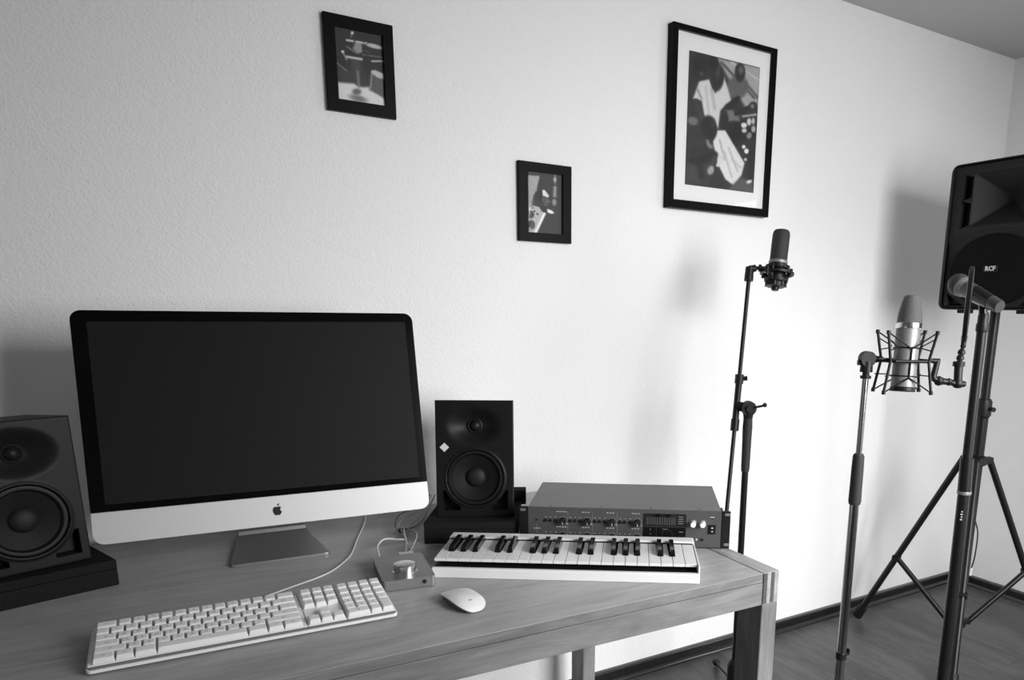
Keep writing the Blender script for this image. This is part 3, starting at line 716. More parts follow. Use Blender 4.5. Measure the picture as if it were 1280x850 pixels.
# ------------------------------------------------------------ piano keyboard
md = thing('piano_keyboard', 'slim white piano keyboard controller with black sharps in front of the rack unit', 'music keyboard', (0.4490, -0.7940, D), -0.5954)
W2 = 0.5403/2
b = NB()
box(b, -W2, W2, 0.0, 0.186, 0.0008, 0.0170, 0.004, seg=3, edges='z')
box(b, -W2, W2, 0.0005, 0.0110, 0.010, 0.0205, 0.0022, seg=3)
box(b, -W2, W2, 0.150, 0.186, 0.012, 0.0400, 0.0045, seg=3)
box(b, W2-0.0035, W2, 0.004, 0.17, 0.012, 0.0352, 0.0015, seg=2)
finish('case', b, M_white, md)
b = NB(); box(b, -W2+0.003, W2-0.0045, 0.0112, 0.150, 0.0165, 0.0205); box(b, -W2+0.004, W2-0.0045, 0.1475, 0.1503, 0.0205, 0.0366); finish('key_bed', b, M_black, md)
NK = 22; kx0 = -W2+0.0012; PW = (2*W2-0.0055)/NK
KEYTOP = 0.0345
blackpos = {0: 1, 1: 1, 2: 1, 3: 0, 4: 1, 5: 1, 6: 0}      # starting on F: sharps after F, G, A, C, D
for i in range(NK):
    has_r = blackpos[i % 7] and i < NK-1; has_l = i > 0 and blackpos[(i-1) % 7]
    x0, x1 = kx0+i*PW+0.0005, kx0+(i+1)*PW-0.0005
    cut = 0.0068
    yb = 0.064
    pts = [(x0, 0.020), (x1, 0.020)]
    pts += [(x1, yb), (x1-cut, yb), (x1-cut, 0.149)] if has_r else [(x1, 0.149)]
    pts += [(x0+cut, 0.149), (x0+cut, yb), (x0, yb)] if has_l else [(x0, 0.149)]
    b = NB(); prism(b, pts, 0.0285, KEYTOP, 0, None, 0.0007)
    finish('white_key', b, M_key, md)
for i in range(NK-1):
    if not blackpos[i % 7]: continue
    xc = kx0+(i+1)*PW+{0: -0.0012, 1: 0, 2: 0.0012, 4: -0.001, 5: 0.001}[i % 7]
    b = NB(); tmp = bmesh.new()
    hw, hwt = 0.0064, 0.0048
    prof = [(0.0655, 0.0302), (0.0672, 0.0405), (0.0710, 0.0438), (0.078, 0.0452), (0.149, 0.0458), (0.149, 0.0302)]
    A = [tmp.verts.new((xc-(hw if z < 0.031 else hwt), y, z)) for y, z in prof]; B = [tmp.verts.new((xc+(hw if z < 0.031 else hwt), y, z)) for y, z in prof]
    n = len(prof)
    for k in range(n):
        j = (k+1) % n; tmp.faces.new((A[k], A[j], B[j], B[k]))
    tmp.faces.new(A); tmp.faces.new(B[::-1])
    bmesh.ops.bevel(tmp, geom=tmp.edges[:], offset=0.0009, segments=2, affect='EDGES', profile=0.5)
    merge(b, tmp); finish('black_key', b, M_ebony, md)

# ------------------------------------------------------------ computer keyboard
M_trayg = mat('tray_groove_grey', 0.16, 0.4)
kb = thing('computer_keyboard', 'white full-size computer keyboard with number pad at the front of the desk', 'keyboard', (-0.1166, -0.7967, D), -0.0381)
KW, KD = 0.452, 0.134; KT = 0.095
KM = Matrix.Translation((0, 0, 0.0035)) @ Matrix.Rotation(KT, 4, 'X')
def kfin(name, b, m, label=None):
    for v in b.verts: v.co = KM @ v.co
    o = finish(name, b, m, kb)
    if label: o['label'] = label
    return o
b = NB(); prism(b, rrect(KW, KD, 0.008, 5, 0, KD/2), 0.0, 0.0050, 0, None, 0.001); kfin('base_tray', b, M_white)
b = NB(); prism(b, rrect(KW-0.004, KD-0.004, 0.007, 5, 0, KD/2), 0.0050, 0.0072); kfin('inner_tray', b, M_trayg)
b = NB()
for x0, x1 in ((-0.2235, 0.0785), (0.0795, 0.1415), (0.1425, 0.2235)): box(b, x0, x1, 0.0065, KD-0.003, 0.0072, 0.0098, 0.001)
kfin('key_plate', b, M_white)
b = NB()
for x in (-0.19, 0.19): box(b, x-0.012, x+0.012, 0.112, 0.124, 0.0004, 0.0145, 0.001)
finish('foot', b, M_white, kb)
U = 0.01935; ROWD = 0.0195
def key(name, x0, w, row, chars='', h=None, d=1.0, zt=None):
    """row 0 = bottom"""
    y0 = 0.0075+row*ROWD; kw, kd = w*U-0.0008, d*ROWD-0.0008
    ht = {0: 0.0180, 1: 0.0178, 2: 0.0178, 3: 0.0185, 4: 0.0200, 5: 0.0212}[row] if zt is None else zt
    b = NB(); tmp = bmesh.new()
    tp = 0.0019
    bot = [(x0, y0), (x0+kw, y0), (x0+kw, y0+kd), (x0, y0+kd)]
    top = [(x0+tp, y0+0.0022), (x0+kw-tp, y0+0.0022), (x0+kw-tp, y0+kd-0.0014), (x0+tp, y0+kd-0.0014)]
    A = [tmp.verts.new((p[0], p[1], 0.0100)) for p in bot]; B = [tmp.verts.new((p[0], p[1], ht+(0.0006 if i > 1 else 0))) for i, p in enumerate(top)]
    for i in range(4):
        j = (i+1) % 4; tmp.faces.new((A[i], A[j], B[j], B[i]))
    tmp.faces.new(A[::-1]); tmp.faces.new(B)
    bmesh.ops.bevel(tmp, geom=[e for e in tmp.edges if max(e.verts[0].co.z, e.verts[1].co.z) > 0.012], offset=0.0012, segments=2, affect='EDGES', profile=0.5)
    merge(b, tmp)
    if chars: text_into(b, chars, 0.0062 if len(chars) == 1 else 0.0032, x0+kw/2, 0, y0+kd/2, 1, 0.0001, flat=ht+0.0004)
    return kfin(name, b, [M_key, M_markd])
X0 = -0.2175
x = X0
for i, w in enumerate([1.5]+[1]*12+[1.5]): key('function_key', x, w, 5, 'esc' if i == 0 else ('F%d' % i if i < 13 else '')); x += w*U
def row_(y, items):
    x = X0
    for it in items:
        w, ch, nm = it if len(it) == 3 else (it[0], it[1], 'key')
        key(nm, x, w, y, ch); x += w*U
row_(4, [(1, c) for c in '`1234567890-=']+[(2, 'delete', 'delete_key')])
row_(3, [(1.5, 'tab', 'tab_key')]+[(1, c) for c in 'QWERTYUIOP[]']+[(1.5, '\\')])
row_(2, [(1.75, 'caps', 'caps_lock_key')]+[(1, c) for c in 'ASDFGHJKL;\'']+[(2.25, 'return', 'return_key')])
row_(1, [(2.25, 'shift', 'shift_key')]+[(1, c) for c in 'ZXCVBNM,./']+[(2.75, 'shift', 'shift_key')])
row_(0, [(1.5, 'ctrl', 'modifier_key'), (1.25, 'alt', 'modifier_key'), (1.5, '', 'modifier_key'), (6.5, '', 'space_bar'), (1.5, '', 'modifier_key'), (1.25, 'alt', 'modifier_key'), (1.5, 'ctrl', 'modifier_key')])
XN = 0.0818
for i in range(3):
    key('function_key', XN+i*U, 1, 5, 'F%d' % (13+i)); key('navigation_key', XN+i*U, 1, 4, ('help', 'home', 'pg')[i]); key('navigation_key', XN+i*U, 1, 3, ('del', 'end', 'pg')[i])
    key('arrow_key', XN+i*U, 1, 0)
key('arrow_key', XN+U, 1, 1)
XP = 0.1438
for i in range(4): key('function_key', XP+i*U, 1, 5, 'F16' if i == 0 else '')
for r_i, chs in ((4, ('c', '=', '/', '*')), (3, '789-'), (2, '456+'), (1, '123')):
    for i, ch in enumerate(chs): key('number_pad_key', XP+i*U, 1, r_i, ch)
key('number_pad_key', XP, 2, 0, '0'); key('number_pad_key', XP+2*U, 1, 0, '.'); key('number_pad_key', XP+3*U, 1, 0, '', d=2.0)
# the keyboard's lead: back edge of the keyboard, round behind the computer
cs, sn = math.cos(0.0381), math.sin(0.0381)
def to_local(px_, py_, pz_, ox, oy, a):
    dx, dy = px_-ox, py_-oy; return (dx*math.cos(a)+dy*math.sin(a), -dx*math.sin(a)+dy*math.cos(a), pz_-D)
pts = [(-0.098, -0.672, D+0.012), (-0.086, -0.640, D+0.0035), (-0.0774, -0.5975, D+0.0028), (-0.0553, -0.5812, D+0.0026), (-0.0164, -0.5606, D+0.0026), (0.0247, -0.5388, D+0.0026), (0.06, -0.5120, D+0.0026), (0.1, -0.46, D+0.0026), (0.1247, -0.4128, D+0.0026), (0.1615, -0.3127, D+0.0026), (0.203, -0.2073, D+0.0026), (0.2252, -0.1363, D+0.0026)]
b = NB(); path(b, [to_local(*p, -0.1166, -0.7967, -0.0381) for p in pts], 0.0019, 8); finish('lead', b, M_cablew, kb)

# ------------------------------------------------------------ mouse
ms = thing('computer_mouse', 'low white wireless mouse with an arched smooth shell on the desk', 'mouse', (0.2300, -0.8010, D), 0.10)
ML, MWD = 0.1130, 0.0572
def mouse_layer(b, f_out, zfun, n=56, rings_=10, mi=0, skirt=None):
    R = []
    for k in range(rings_+1):
        s = 1-k/rings_
        ring = []
        for i in range(n):
            a = 2*PI*i/n; ca, sa = math.cos(a), math.sin(a)
            ex = 2/3.1
            x = MWD/2*f_out*s*math.copysign(abs(ca)**ex, ca); y = ML/2*f_out*s*math.copysign(abs(sa)**ex, sa)
            ring.append((x, y))
        R.append(ring)
    return R
def ztop(x, y):
    yy = y/(ML/2); xx = x/(MWD/2)
    return 0.0040+0.0165*(1-abs(yy)**2.3)**0.8*1.0*(1-0.30*abs(xx)**2.4) if abs(yy) < 1 else 0.0040
b = NB(); R = mouse_layer(b, 1.0, ztop); prev = None
for k, ring in enumerate(R):
    if k == len(R)-1:
        c = b.verts.new((0, 0, ztop(0, 0)))
        for i in range(len(prev)): b.faces.new((prev[i], prev[(i+1) % len(prev)], c))
        break
    cur = [b.verts.new((x, y, ztop(x, y)+(0 if k else 0.0))) for x, y in ring]
    if prev:
        for i in range(len(cur)):
            j = (i+1) % len(cur); b.faces.new((prev[i], prev[j], cur[j], cur[i]))
    else: first = [v.co.copy() for v in cur]
    prev = cur
# thin turned-under edge of the shell
A = [v for v in list(b.verts)[:56]]
B = [b.verts.new((v.co.x*0.985, v.co.y*0.985, v.co.z-0.0016)) for v in A]
for i in range(56):
    j = (i+1) % 56; b.faces.new((A[i], A[j], B[j], B[i]))
finish('shell', b, M_white, ms, angle=60)
b = NB()
P1 = [(v.x*0.975, v.y*0.975, v.z-0.0012) for v in first]; P0 = [(v.x*0.80, v.y*0.88, 0.0006) for v in first]
A = [b.verts.new(p) for p in P1]; B = [b.verts.new(p) for p in P0]
for i in range(56):
    j = (i+1) % 56; b.faces.new((A[i], A[j], B[j], B[i]))
b.faces.new(B); b.faces.new(A[::-1])
finish('underbody', b, M_alud, ms, angle=60)
b = NB()
zt_ = ztop(0, -0.030)
prism(b, fruit(0, -0.030, 0.0040), zt_-0.0002, zt_+0.0002); finish('fruit_emblem', b, mat('pale_grey_print', 0.45, 0.4), ms)

# ------------------------------------------------------------ small desktop control box
dx = thing('volume_control_box', 'small grey metal control box with one large silver dial beside the keyboards', 'audio controller', (0.1683, -0.6838, D), -0.1408)
DW, DD, DZ = 0.0995, 0.1545, 0.0215
b = NB(); prism(b, rrect(DW, DD, 0.006, 5, 0, DD/2), 0.0015, DZ, 0, None, 0.0012)
text_into(b, 'DUET', 0.0085, 0.0, 0, 0.107, 1, 0.0002, flat=DZ, bold=True)
for i in range(3):
    text_into(b, '123'[i], 0.0042, -0.0376+i*0.0075, 0.0131, -0.00005, 1, 0.0002)
finish('metal_case', b, [M_alud, M_black], dx)
b = NB(); prism(b, rrect(DW-0.006, DD-0.006, 0.005, 4, 0, DD/2), 0.0, 0.0015); finish('rubber_base', b, M_rubber, dx)
b = NB(); lathe(b, [(0.0235, 0.0), (0.0235, 0.0006), (0.0215, 0.0008), (0.0215, 0.0145), (0.0205, 0.0158), (0.0190, 0.0160), (0, 0.0160)], 56, 0, Matrix.Translation((-0.001, 0.047, DZ)))
finish('dial', b, M_chrome, dx)['label'] = 'polished silver dial'
b = NB(); T = Matrix.Translation((0.0279, 0.0, 0.0125)) @ FACE
lathe(b, [(0.0062, 0), (0.0060, 0.001), (0.0042, 0.001), (0.0040, 0.0002)], 28, 1, T, cap=False); lathe(b, [(0.0040, 0.0004), (0, 0.0004)], 28, 0, T, cap=False)
finish('headphone_socket', b, [M_black, M_nickel], dx)
def dl(p): return to_local(*p, 0.1683, -0.6838, -0.1408)
b = NB(); box(b, -0.0385, -0.0275, DD, DD+0.014, 0.006, 0.015, 0.002); path(b, [(-0.033, DD+0.012, 0.0105), (-0.033, DD+0.035, 0.016), (-0.030, DD+0.075, 0.022), (-0.010, DD+0.112, 0.024), (0.020, DD+0.125, 0.016), (0.040, DD+0.130, 0.012)], 0.0019, 8)
finish('white_lead', b, M_cablew, dx)
b = NB(); box(b, 0.004, 0.036, DD, DD+0.020, 0.007, 0.0200, 0.002); finish('cable_plug', b, M_cablew, dx)
tan_w = mat('grey_white_lead', 0.40, 0.4)
bun = thing('cable_bundle', 'tangle of thin looped leads between the control box and the right speaker', 'cables', (0.270, -0.44, D))
def wl(p): return (p[0]-0.270, p[1]+0.44, p[2])
z = 0.004
loops = [
 (M_cableg, [(0.207, -0.522, 0.012), (0.222, -0.490, 0.026), (0.236, -0.430, 0.030), (0.250, -0.360, 0.022), (0.262, -0.330, 0.012), (0.300, -0.275, 0.006), (0.36, -0.19, 0.010), (0.41, -0.11, 0.03)]),
 (tan_w, [(0.214, -0.524, 0.012), (0.243, -0.480, 0.024), (0.268, -0.420, 0.026), (0.268, -0.360, 0.022), (0.250, -0.322, 0.016)]),
 (M_cableg, [(0.221, -0.525, 0.011), (0.246, -0.465, 0.012), (0.268, -0.415, 0.016), (0.274, -0.375, 0.018), (0.262, -0.350, 0.016), (0.255, -0.335, 0.014)]),
 (tan_w, [(0.228, -0.527, 0.011), (0.232, -0.470, 0.018), (0.245, -0.400, 0.030), (0.262, -0.345, 0.018), (0.290, -0.300, 0.010)]),
 (M_cabled, [(0.250, -0.325, 0.014), (0.262, -0.270, 0.010), (0.290, -0.205, 0.012), (0.345, -0.150, 0.016), (0.41, -0.10, 0.03)]),
 (M_cabled, [(0.255, -0.330, 0.012), (0.300, -0.300, 0.006), (0.340, -0.245, 0.005), (0.375, -0.180, 0.010), (0.42, -0.11, 0.03)]),
 (M_cableg, [(0.248, -0.330, 0.018), (0.285, -0.255, 0.016), (0.335, -0.195, 0.012), (0.40, -0.12, 0.02)]),
]
for m_, pts in loops:
    b = NB(); path(b, [wl((p[0], p[1], p[2])) for p in pts], 0.0016, 8); finish('lead', b, m_, bun)
b = NB(); lathe(b, [(0.006, -0.003), (0.0065, 0), (0.006, 0.003)], 16, 0, align(wl((0.256, -0.336, 0.013)), (0.4, 0.9, 0))); finish('cable_tie', b, M_cabled, bun)

# ------------------------------------------------------------ boom microphone stand by the wall
PXY = (1.2739, -0.4132)
s1 = thing('boom_microphone_stand', 'thin black boom microphone stand behind the desk end, against the white wall', 'microphone stand', (PXY[0], PXY[1], 0))
def rel(p, o): return (p[0]-o[0], p[1]-o[1], p[2])
b = NB(); tube(b, (0, 0, 0.16), (0, 0, 0.86), 0.0098, seg=20); tube(b, (0, 0, 0.83), (0, 0, 0.995), 0.0075, seg=16); finish('pole', b, M_blackpole, s1)
b = NB(); lathe(b, [(0.0118, 0.815), (0.0128, 0.83), (0.0135, 0.91), (0.0145, 0.95), (0.0125, 0.985), (0.010, 0.995)], 24); finish('grip', b, M_grip, s1)
b = NB(); lathe(b, [(0.020, 0.115), (0.022, 0.125), (0.022, 0.185), (0.017, 0.20), (0.012, 0.205)], 24); hub_ = finish('leg_hub', b, M_blackpole, s1)
for k, (fx, fy) in enumerate(((1.4601, -0.1141), (1.0860, -0.20), (1.20, -0.735))):
    a = Vector((PXY[0], PXY[1], 0.13)); f = Vector((fx, fy, 0.016)); d = (f-a)
    b = NB(); tube(b, rel(a+d*0.05, PXY), rel(f, PXY), 0.0072, seg=14); lg = finish('leg', b, M_blackpole, s1)
    b = NB(); tube(b, rel(f-d.normalized()*0.028, PXY), rel(f+d.normalized()*0.004, PXY), 0.0125, 0.013, 18); finish('rubber_foot', b, M_rubber, lg)
# clamp and folded boom
K = Vector((1.2777, -0.3963, 1.008)); BT = Vector((1.3275, -0.3280, 1.405)); BB = Vector((1.1975, -0.4250, 0.690))
C0 = Vector((1.2600, -0.3900, 1.0100))
C0 = BB+(BT-BB)*((1.010-BB.z)/(BT.z-BB.z))
b = NB(); tube(b, rel(BB, PXY), rel(BT, PXY), 0.0062, seg=14); finish('boom_arm', b, M_blackpole, s1)
dirb = (BT-BB).normalized()
b = NB()
tube(b, rel(C0-dirb*0.055, PXY), rel(C0+dirb*0.075, PXY), 0.0098, seg=16)
tube(b, rel(C0-dirb*0.075, PXY), rel(C0-dirb*0.040, PXY), 0.0125, seg=18)
tube(b, rel(C0+dirb*0.066, PXY), rel(C0+dirb*0.092, PXY), 0.0130, seg=18)
tube(b, rel(C0+dirb*0.080+Vector((0.008, -0.005, 0)), PXY), rel(C0+dirb*0.082+Vector((0.019, -0.013, 0)), PXY), 0.006, 0.007, 12)
x_ = (K-C0); 
tube(b, rel(C0, PXY), rel(Vector((PXY[0], PXY[1], 1.005)), PXY), 0.013, 0.016, 18)
KP = Vector((PXY[0], PXY[1], 1.005)); nv = Vector((0.50, 0.85, 0)).normalized()
tube(b, rel(KP-nv*0.013, PXY), rel(KP+nv*0.013, PXY), 0.0215, seg=26)
tube(b, rel(KP-nv*0.020, PXY), rel(KP-nv*0.013, PXY), 0.010, seg=18)
tube(b, rel(KP-Vector((0, 0, 0.030)), PXY), rel(KP, PXY), 0.0135, 0.018, 18)
finish('boom_clamp', b, M_black, s1)
b = NB(); hx = Vector((0.80, -0.58, 0)).normalized()
tube(b, rel(KP-nv*0.010, PXY), rel(KP-nv*0.012+hx*0.040+Vector((0, 0, 0.010)), PXY), 0.0034, seg=10)
lathe(b, [(0, -0.007), (0.005, -0.005), (0.0068, 0), (0.005, 0.005), (0, 0.007)], 14, 0, Matrix.Translation(rel(KP-nv*0.012+hx*0.044+Vector((0, 0, 0.012)), PXY)))
finish('clamp_lever', b, M_black, s1)
b = NB()
E0 = BT
tube(b, rel(E0-dirb*0.034, PXY), rel(E0+dirb*0.006, PXY), 0.0135, 0.0125, 18)
E1 = E0+dirb*0.004+hx*0.050
tube(b, rel(E0+dirb*0.000, PXY), rel(E0+dirb*0.004+hx*0.018, PXY), 0.011, 0.010, 16)
tube(b, rel(E0+dirb*0.004+hx*0.018, PXY), rel(E1, PXY), 0.0055, seg=14)
tube(b, rel(E0+dirb*0.004+hx*0.026, PXY), rel(E0+dirb*0.004+hx*0.034, PXY), 0.0105, seg=16)
finish('swivel_elbow', b, M_black, s1)

# microphone and its ring mount on the boom stand
MC = Vector((1.3963, -0.3713, 1.394)); MTOP = Vector((1.4200, -0.3680, 1.5205)); MTOP = Vector((1.4185, -0.3590, 1.5205))
ax = (MTOP-MC).normalized()
sm = thing('ring_shock_mount', 'round black ring shock mount at the top of the boom stand', 'shock mount', tuple(MC))
def rm(p, o=MC): return tuple(Vector(p)-Vector(o))
T = align((0, 0, 0), ax)
b = NB(); R_ = 0.050
lathe(b, [(R_, -0.003), (R_, 0.004), (R_-0.008, 0.005), (R_-0.008, -0.004)], 40, 0, T, cap=False)
rings_prof = [(R_-0.008, -0.004), (R_, -0.003)]
lathe(b, rings_prof, 40, 0, T, cap=False)
tube(b, rm(E1), rm(E1+hx*0.016), 0.008, 0.006, 14)
finish('outer_ring', b, M_black, sm)
b = NB(); lathe(b, [(0.034, 0.012), (0.036, 0.014), (0.036, 0.022), (0.033, 0.023), (0.0305, 0.022), (0.0305, 0.012)], 36, 0, T, cap=False)
lathe(b, [(0.033, -0.026), (0.0345, -0.024), (0.0345, -0.016), (0.0305, -0.015), (0.0305, -0.026)], 36, 0, T, cap=False)
for k in range(4):
    a = k*PI/2+0.4; q = T @ Vector((0.0335*math.cos(a), 0.0335*math.sin(a), 0))
    tube(b, q-ax*0.022, q+ax*0.020, 0.0035, seg=8)
finish('inner_cradle', b, M_black, sm)
b = NB()
for k in range(8):
    a = k*PI/4+0.2; q0 = T @ Vector((0.045*math.cos(a), 0.045*math.sin(a), 0)); q1 = T @ Vector((0.034*math.cos(a+0.35), 0.034*math.sin(a+0.35), 0.018 if k % 2 else -0.020))
    tube(b, q0, q1, 0.0022, seg=8)
for k in range(4):
    a = k*PI/2+0.2; lathe(b, [(0.0045, -0.009), (0.0045, 0.009)], 10, 0, Matrix.Translation(T @ Vector((0.049*math.cos(a), 0.049*math.sin(a), 0))) @ T)
finish('elastic_cords', b, M_rubber, sm)
m1 = thing('studio_microphone', 'dark cylindrical studio microphone with pale collar high on the boom stand', 'microphone', tuple(MC))
b = NB(); lathe(b, [(0, -0.050), (0.0095, -0.050), (0.011, -0.047), (0.011, -0.036), (0.024, -0.034), (0.0265, -0.031), (0.0265, 0.028), (0.0262, 0.030)], 40, 0, T)
finish('body', b, M_black, m1)
b = NB(); lathe(b, [(0.0268, 0.0285), (0.0275, 0.030), (0.0275, 0.036), (0.0262, 0.0375)], 40, 0, T); finish('collar', b, M_nickel, m1)['label'] = 'pale metal collar'
b = NB(); lathe(b, [(0.0255, 0.037), (0.0258, 0.075), (0.0254, 0.112), (0.0243, 0.121), (0.021, 0.126), (0, 0.128)], 40, 0, T, cap=False); finish('mesh_head', b, M_meshd, m1)
b = NB()
for k in range(7):
    a = k*2*PI/7; q = T @ Vector((0.027*math.cos(a), 0.027*math.sin(a), -0.028)); tube(b, q-ax*0.010, q+ax*0.004, 0.006, seg=10)
lathe(b, [(0.0245, -0.040), (0.0295, -0.038), (0.0295, -0.028), (0.0245, -0.026)], 28, 0, T)
finish('lower_knurled_nut', b, M_black, sm)

# ------------------------------------------------------------ straight chrome stand with the silver microphone
P2 = (1.0940, -0.9660)
s2 = thing('chrome_microphone_stand', 'straight chrome microphone stand with black grip, nearest the desk corner', 'microphone stand', (P2[0], P2[1], 0))
b = NB(); lathe(b, [(0.125, 0), (0.125, 0.008), (0.115, 0.014), (0.04, 0.020), (0.018, 0.030), (0.014, 0.045), (0.012, 0.05)], 48); finish('round_base', b, M_blackpole, s2)
b = NB(); tube(b, (0, 0, 0.045), (0, 0, 0.925), 0.0106, seg=24); finish('lower_tube', b, M_chromed, s2)
b = NB(); tube(b, (0, 0, 0.92), (0, 0, 1.152), 0.0068, seg=20); finish('upper_tube', b, M_chromed, s2)
b = NB(); lathe(b, [(0.0125, 0.865), (0.0140, 0.872), (0.0136, 0.90), (0.0132, 0.95), (0.0125, 0.975), (0.010, 0.980)], 28); finish('grip', b, M_grip, s2)
b = NB(); box(b, 0.008, 0.024, -0.004, 0.004, 0.494, 0.499, 0.001); box(b, 0.022, 0.026, -0.004, 0.004, 0.494, 0.509, 0.001); lathe(b, [(0.0125, 0.490), (0.0125, 0.505)], 24, 0, None); finish('cable_clip', b, M_black, s2)
hd = Vector((0.86, -0.51, 0)).normalized()       # along the mount's bar, left to right
b = NB()
tube(b, (0, 0, 1.146), (0, 0, 1.152), 0.0115, seg=20); tube(b, (0, 0, 1.152), (0, 0, 1.160), 0.0075, seg=16)
tube(b, (0, 0, 1.160), (0, 0, 1.183), 0.0135, 0.0125, 18)
nvv = Vector((0.51, 0.86, 0))
tube(b, -nvv*0.011+Vector((0, 0, 1.188)), nvv*0.011+Vector((0, 0, 1.188)), 0.0165, seg=20)
box(b, -0.020, 0.006, -0.006, 0.006, 1.174, 1.186, 0.002, mx=Matrix.Rotation(math.atan2(hd.y, hd.x), 4, 'Z'))
tube(b, Vector((0, 0, 1.190)), hd*0.034+Vector((0, 0, 1.187)), 0.0085, 0.006, 14)
finish('swivel_head', b, M_black, s2)
# cradle mount
MB2 = Vector((1.1547, -1.0166, 1.1242)); MT2 = Vector((1.1850, -0.9990, 1.3215))
MT2 = Vector((1.1745, -1.0030, 1.3215)); 
ax2 = (MT2-MB2).normalized(); CB = MB2+ax2*0.062
c2 = thing('cradle_shock_mount', 'black spider cradle shock mount strung with elastic cords on the chrome stand', 'shock mount', tuple(CB))
fdir = Vector((hd.y, -hd.x, 0))                    # towards the camera
def cp(u, v, h): return hd*u + fdir*v + Vector((0, 0, 1))*h + ax2*0
b = NB()
bar = [cp(-0.068, 0.0, 0.0), cp(-0.034, 0.030, 0), cp(0.034, 0.030, 0), cp(0.052, 0.0, 0), cp(0.034, -0.030, 0), cp(-0.034, -0.030, 0)]
for i in range(len(bar)): tube(b, bar[i], bar[(i+1) % len(bar)], 0.0034, seg=10)
tube(b, cp(-0.068, 0, 0), tuple(Vector((P2[0], P2[1], 1.188))+hd*0.030-CB), 0.006, seg=12)
tube(b, cp(0.050, 0, 0), cp(0.070, 0, 0.001), 0.0045, seg=10)
finish('centre_bar', b, M_black, c2)
posts = []
for (u, v) in ((-0.046, 0.026), (-0.046, -0.026), (0.042, 0.026), (0.042, -0.026)):
    s_ = 1 if u > 0 else -1
    b = NB(); lo, mid, hi = cp(u+0.007*s_, v*1.15, -0.066), cp(u*0.93, v, 0.0), cp(u+0.008*s_, v*1.15, 0.060)
    tube(b, lo, mid, 0.0030, seg=10); tube(b, mid, hi, 0.0030, seg=10)
    for q in (lo, hi): tube(b, q-Vector((0, 0, 0.004)), q+Vector((0, 0, 0.004)), 0.0042, seg=10)
    finish('cradle_post', b, M_black, c2); posts.append((lo, hi))
b = NB()
up0 = ax2*0.026; dn0 = ax2*(-0.046)
def around(k, c): 
    a = k*PI/2+PI/4; T2 = align((0, 0, 0), ax2); return c + (T2 @ Vector((0.0275*math.cos(a), 0.0275*math.sin(a), 0)))
ring_u = [cp(0, 0.0275, 0)+up0, cp(0, -0.0275, 0)+up0]; ring_d = [cp(0, 0.0275, 0)+dn0*0.75, cp(0, -0.0275, 0)+dn0*0.75]
for i, (lo, hi) in enumerate(posts):
    fr = 0 if i % 2 == 0 else 1
    tube(b, hi, ring_u[fr], 0.0016, seg=8); tube(b, lo, ring_d[fr], 0.0016, seg=8)
    tube(b, hi*0.45+cp(0.003 if i > 1 else -0.003, 0, 0), cp((-0.046 if i < 2 else 0.042)*1.0, (0.026 if fr == 0 else -0.026), 0.022), 0.0014, seg=6)
    tube(b, lo+Vector((0, 0, 0.035)), cp(-0.026 if i < 2 else 0.026, 0.012 if fr == 0 else -0.012, -0.030), 0.0014, seg=6)
    tube(b, hi-Vector((0, 0, 0.012)), cp(-0.026 if i < 2 else 0.026, 0.014 if fr == 0 else -0.014, 0.030), 0.0014, seg=6)
for fr in (0, 1): tube(b, ring_u[fr], ring_d[fr], 0.0016, seg=8)
for zc in (0.026, -0.034):
    Tz = align((0, 0, 0), ax2) @ Matrix.Translation((0, 0, zc)); lathe(b, [(0.0272, -0.0012), (0.0282, 0), (0.0272, 0.0012)], 28, 0, Tz, cap=False)
finish('elastic_cords', b, M_rubber, c2)
# microphone body
m2 = thing('condenser_microphone', 'silver side-address microphone with domed mesh head in the spider cradle', 'microphone', tuple(MB2))
T = align((0, 0, 0), ax2)
b = NB(); lathe(b, [(0, -0.004), (0.0255, -0.004), (0.0262, -0.002), (0.0262, 0.004), (0.0245, 0.006)], 40, 0, T); finish('base_cap', b, M_black, m2)
b = NB(); lathe(b, [(0.0245, 0.004), (0.0250, 0.007), (0.0252, 0.105), (0.0252, 0.130)], 40, 0, T); finish('body', b, M_nickel, m2)
b = NB(); lathe(b, [(0.0262, 0.1285), (0.0268, 0.130), (0.0268, 0.139), (0.0262, 0.1405)], 40, 0, T); finish('collar', b, M_chrome, m2)['label'] = 'bright collar ring'
b = NB(); prof = []
zz = np.linspace(0.140, 0.2005, 41)
for i, z_ in enumerate(zz):
    t_ = (z_-0.140)/0.0605
    r_ = 0.0255*(1-0.42*t_**2.0) if t_ < 0.93 else 0.0255*(1-0.42*t_**2.0)*math.sqrt(max(0, 1-((t_-0.93)/0.07)**2*0.85))
    prof.append((r_+(0.0009 if i % 2 else -0.0007), z_))
prof.append((0, 0.2012))
lathe(b, prof, 40, 0, T, cap=False); finish('mesh_head', b, M_mesh2, m2)
# ------------------------------------------------------------ pop filter
PC = Vector((1.2930, -1.0580, 1.3060))
pf = thing('pop_filter', 'thin round pop filter seen edge-on beside the silver microphone', 'pop filter', (1.2563, -1.0782, 1.1378))
PO = Vector((1.2563, -1.0782, 1.1378))
nrm = Vector((-0.525, 0.851, 0.0)).normalized()
T = align(tuple(PC-PO), nrm)
b = NB(); Rp = 0.079
lathe(b, [(Rp, -0.004), (Rp, 0.004), (Rp-0.006, 0.005), (Rp-0.009, 0.0035), (Rp-0.009, -0.0035), (Rp-0.006, -0.005), (Rp, -0.004)], 64, 0, T, cap=False); finish('rim', b, M_blackpole, pf)
b = NB(); lathe(b, [(Rp-0.008, -0.0006), (0.0, -0.0006)], 48, 0, T, cap=False); lathe(b, [(Rp-0.008, 0.0006), (0.0, 0.0006)], 48, 0, T, cap=False); finish('mesh_screen', b, M_meshd, pf)
b = NB()
low_ = PC-Vector((0, 0, 1))*Rp
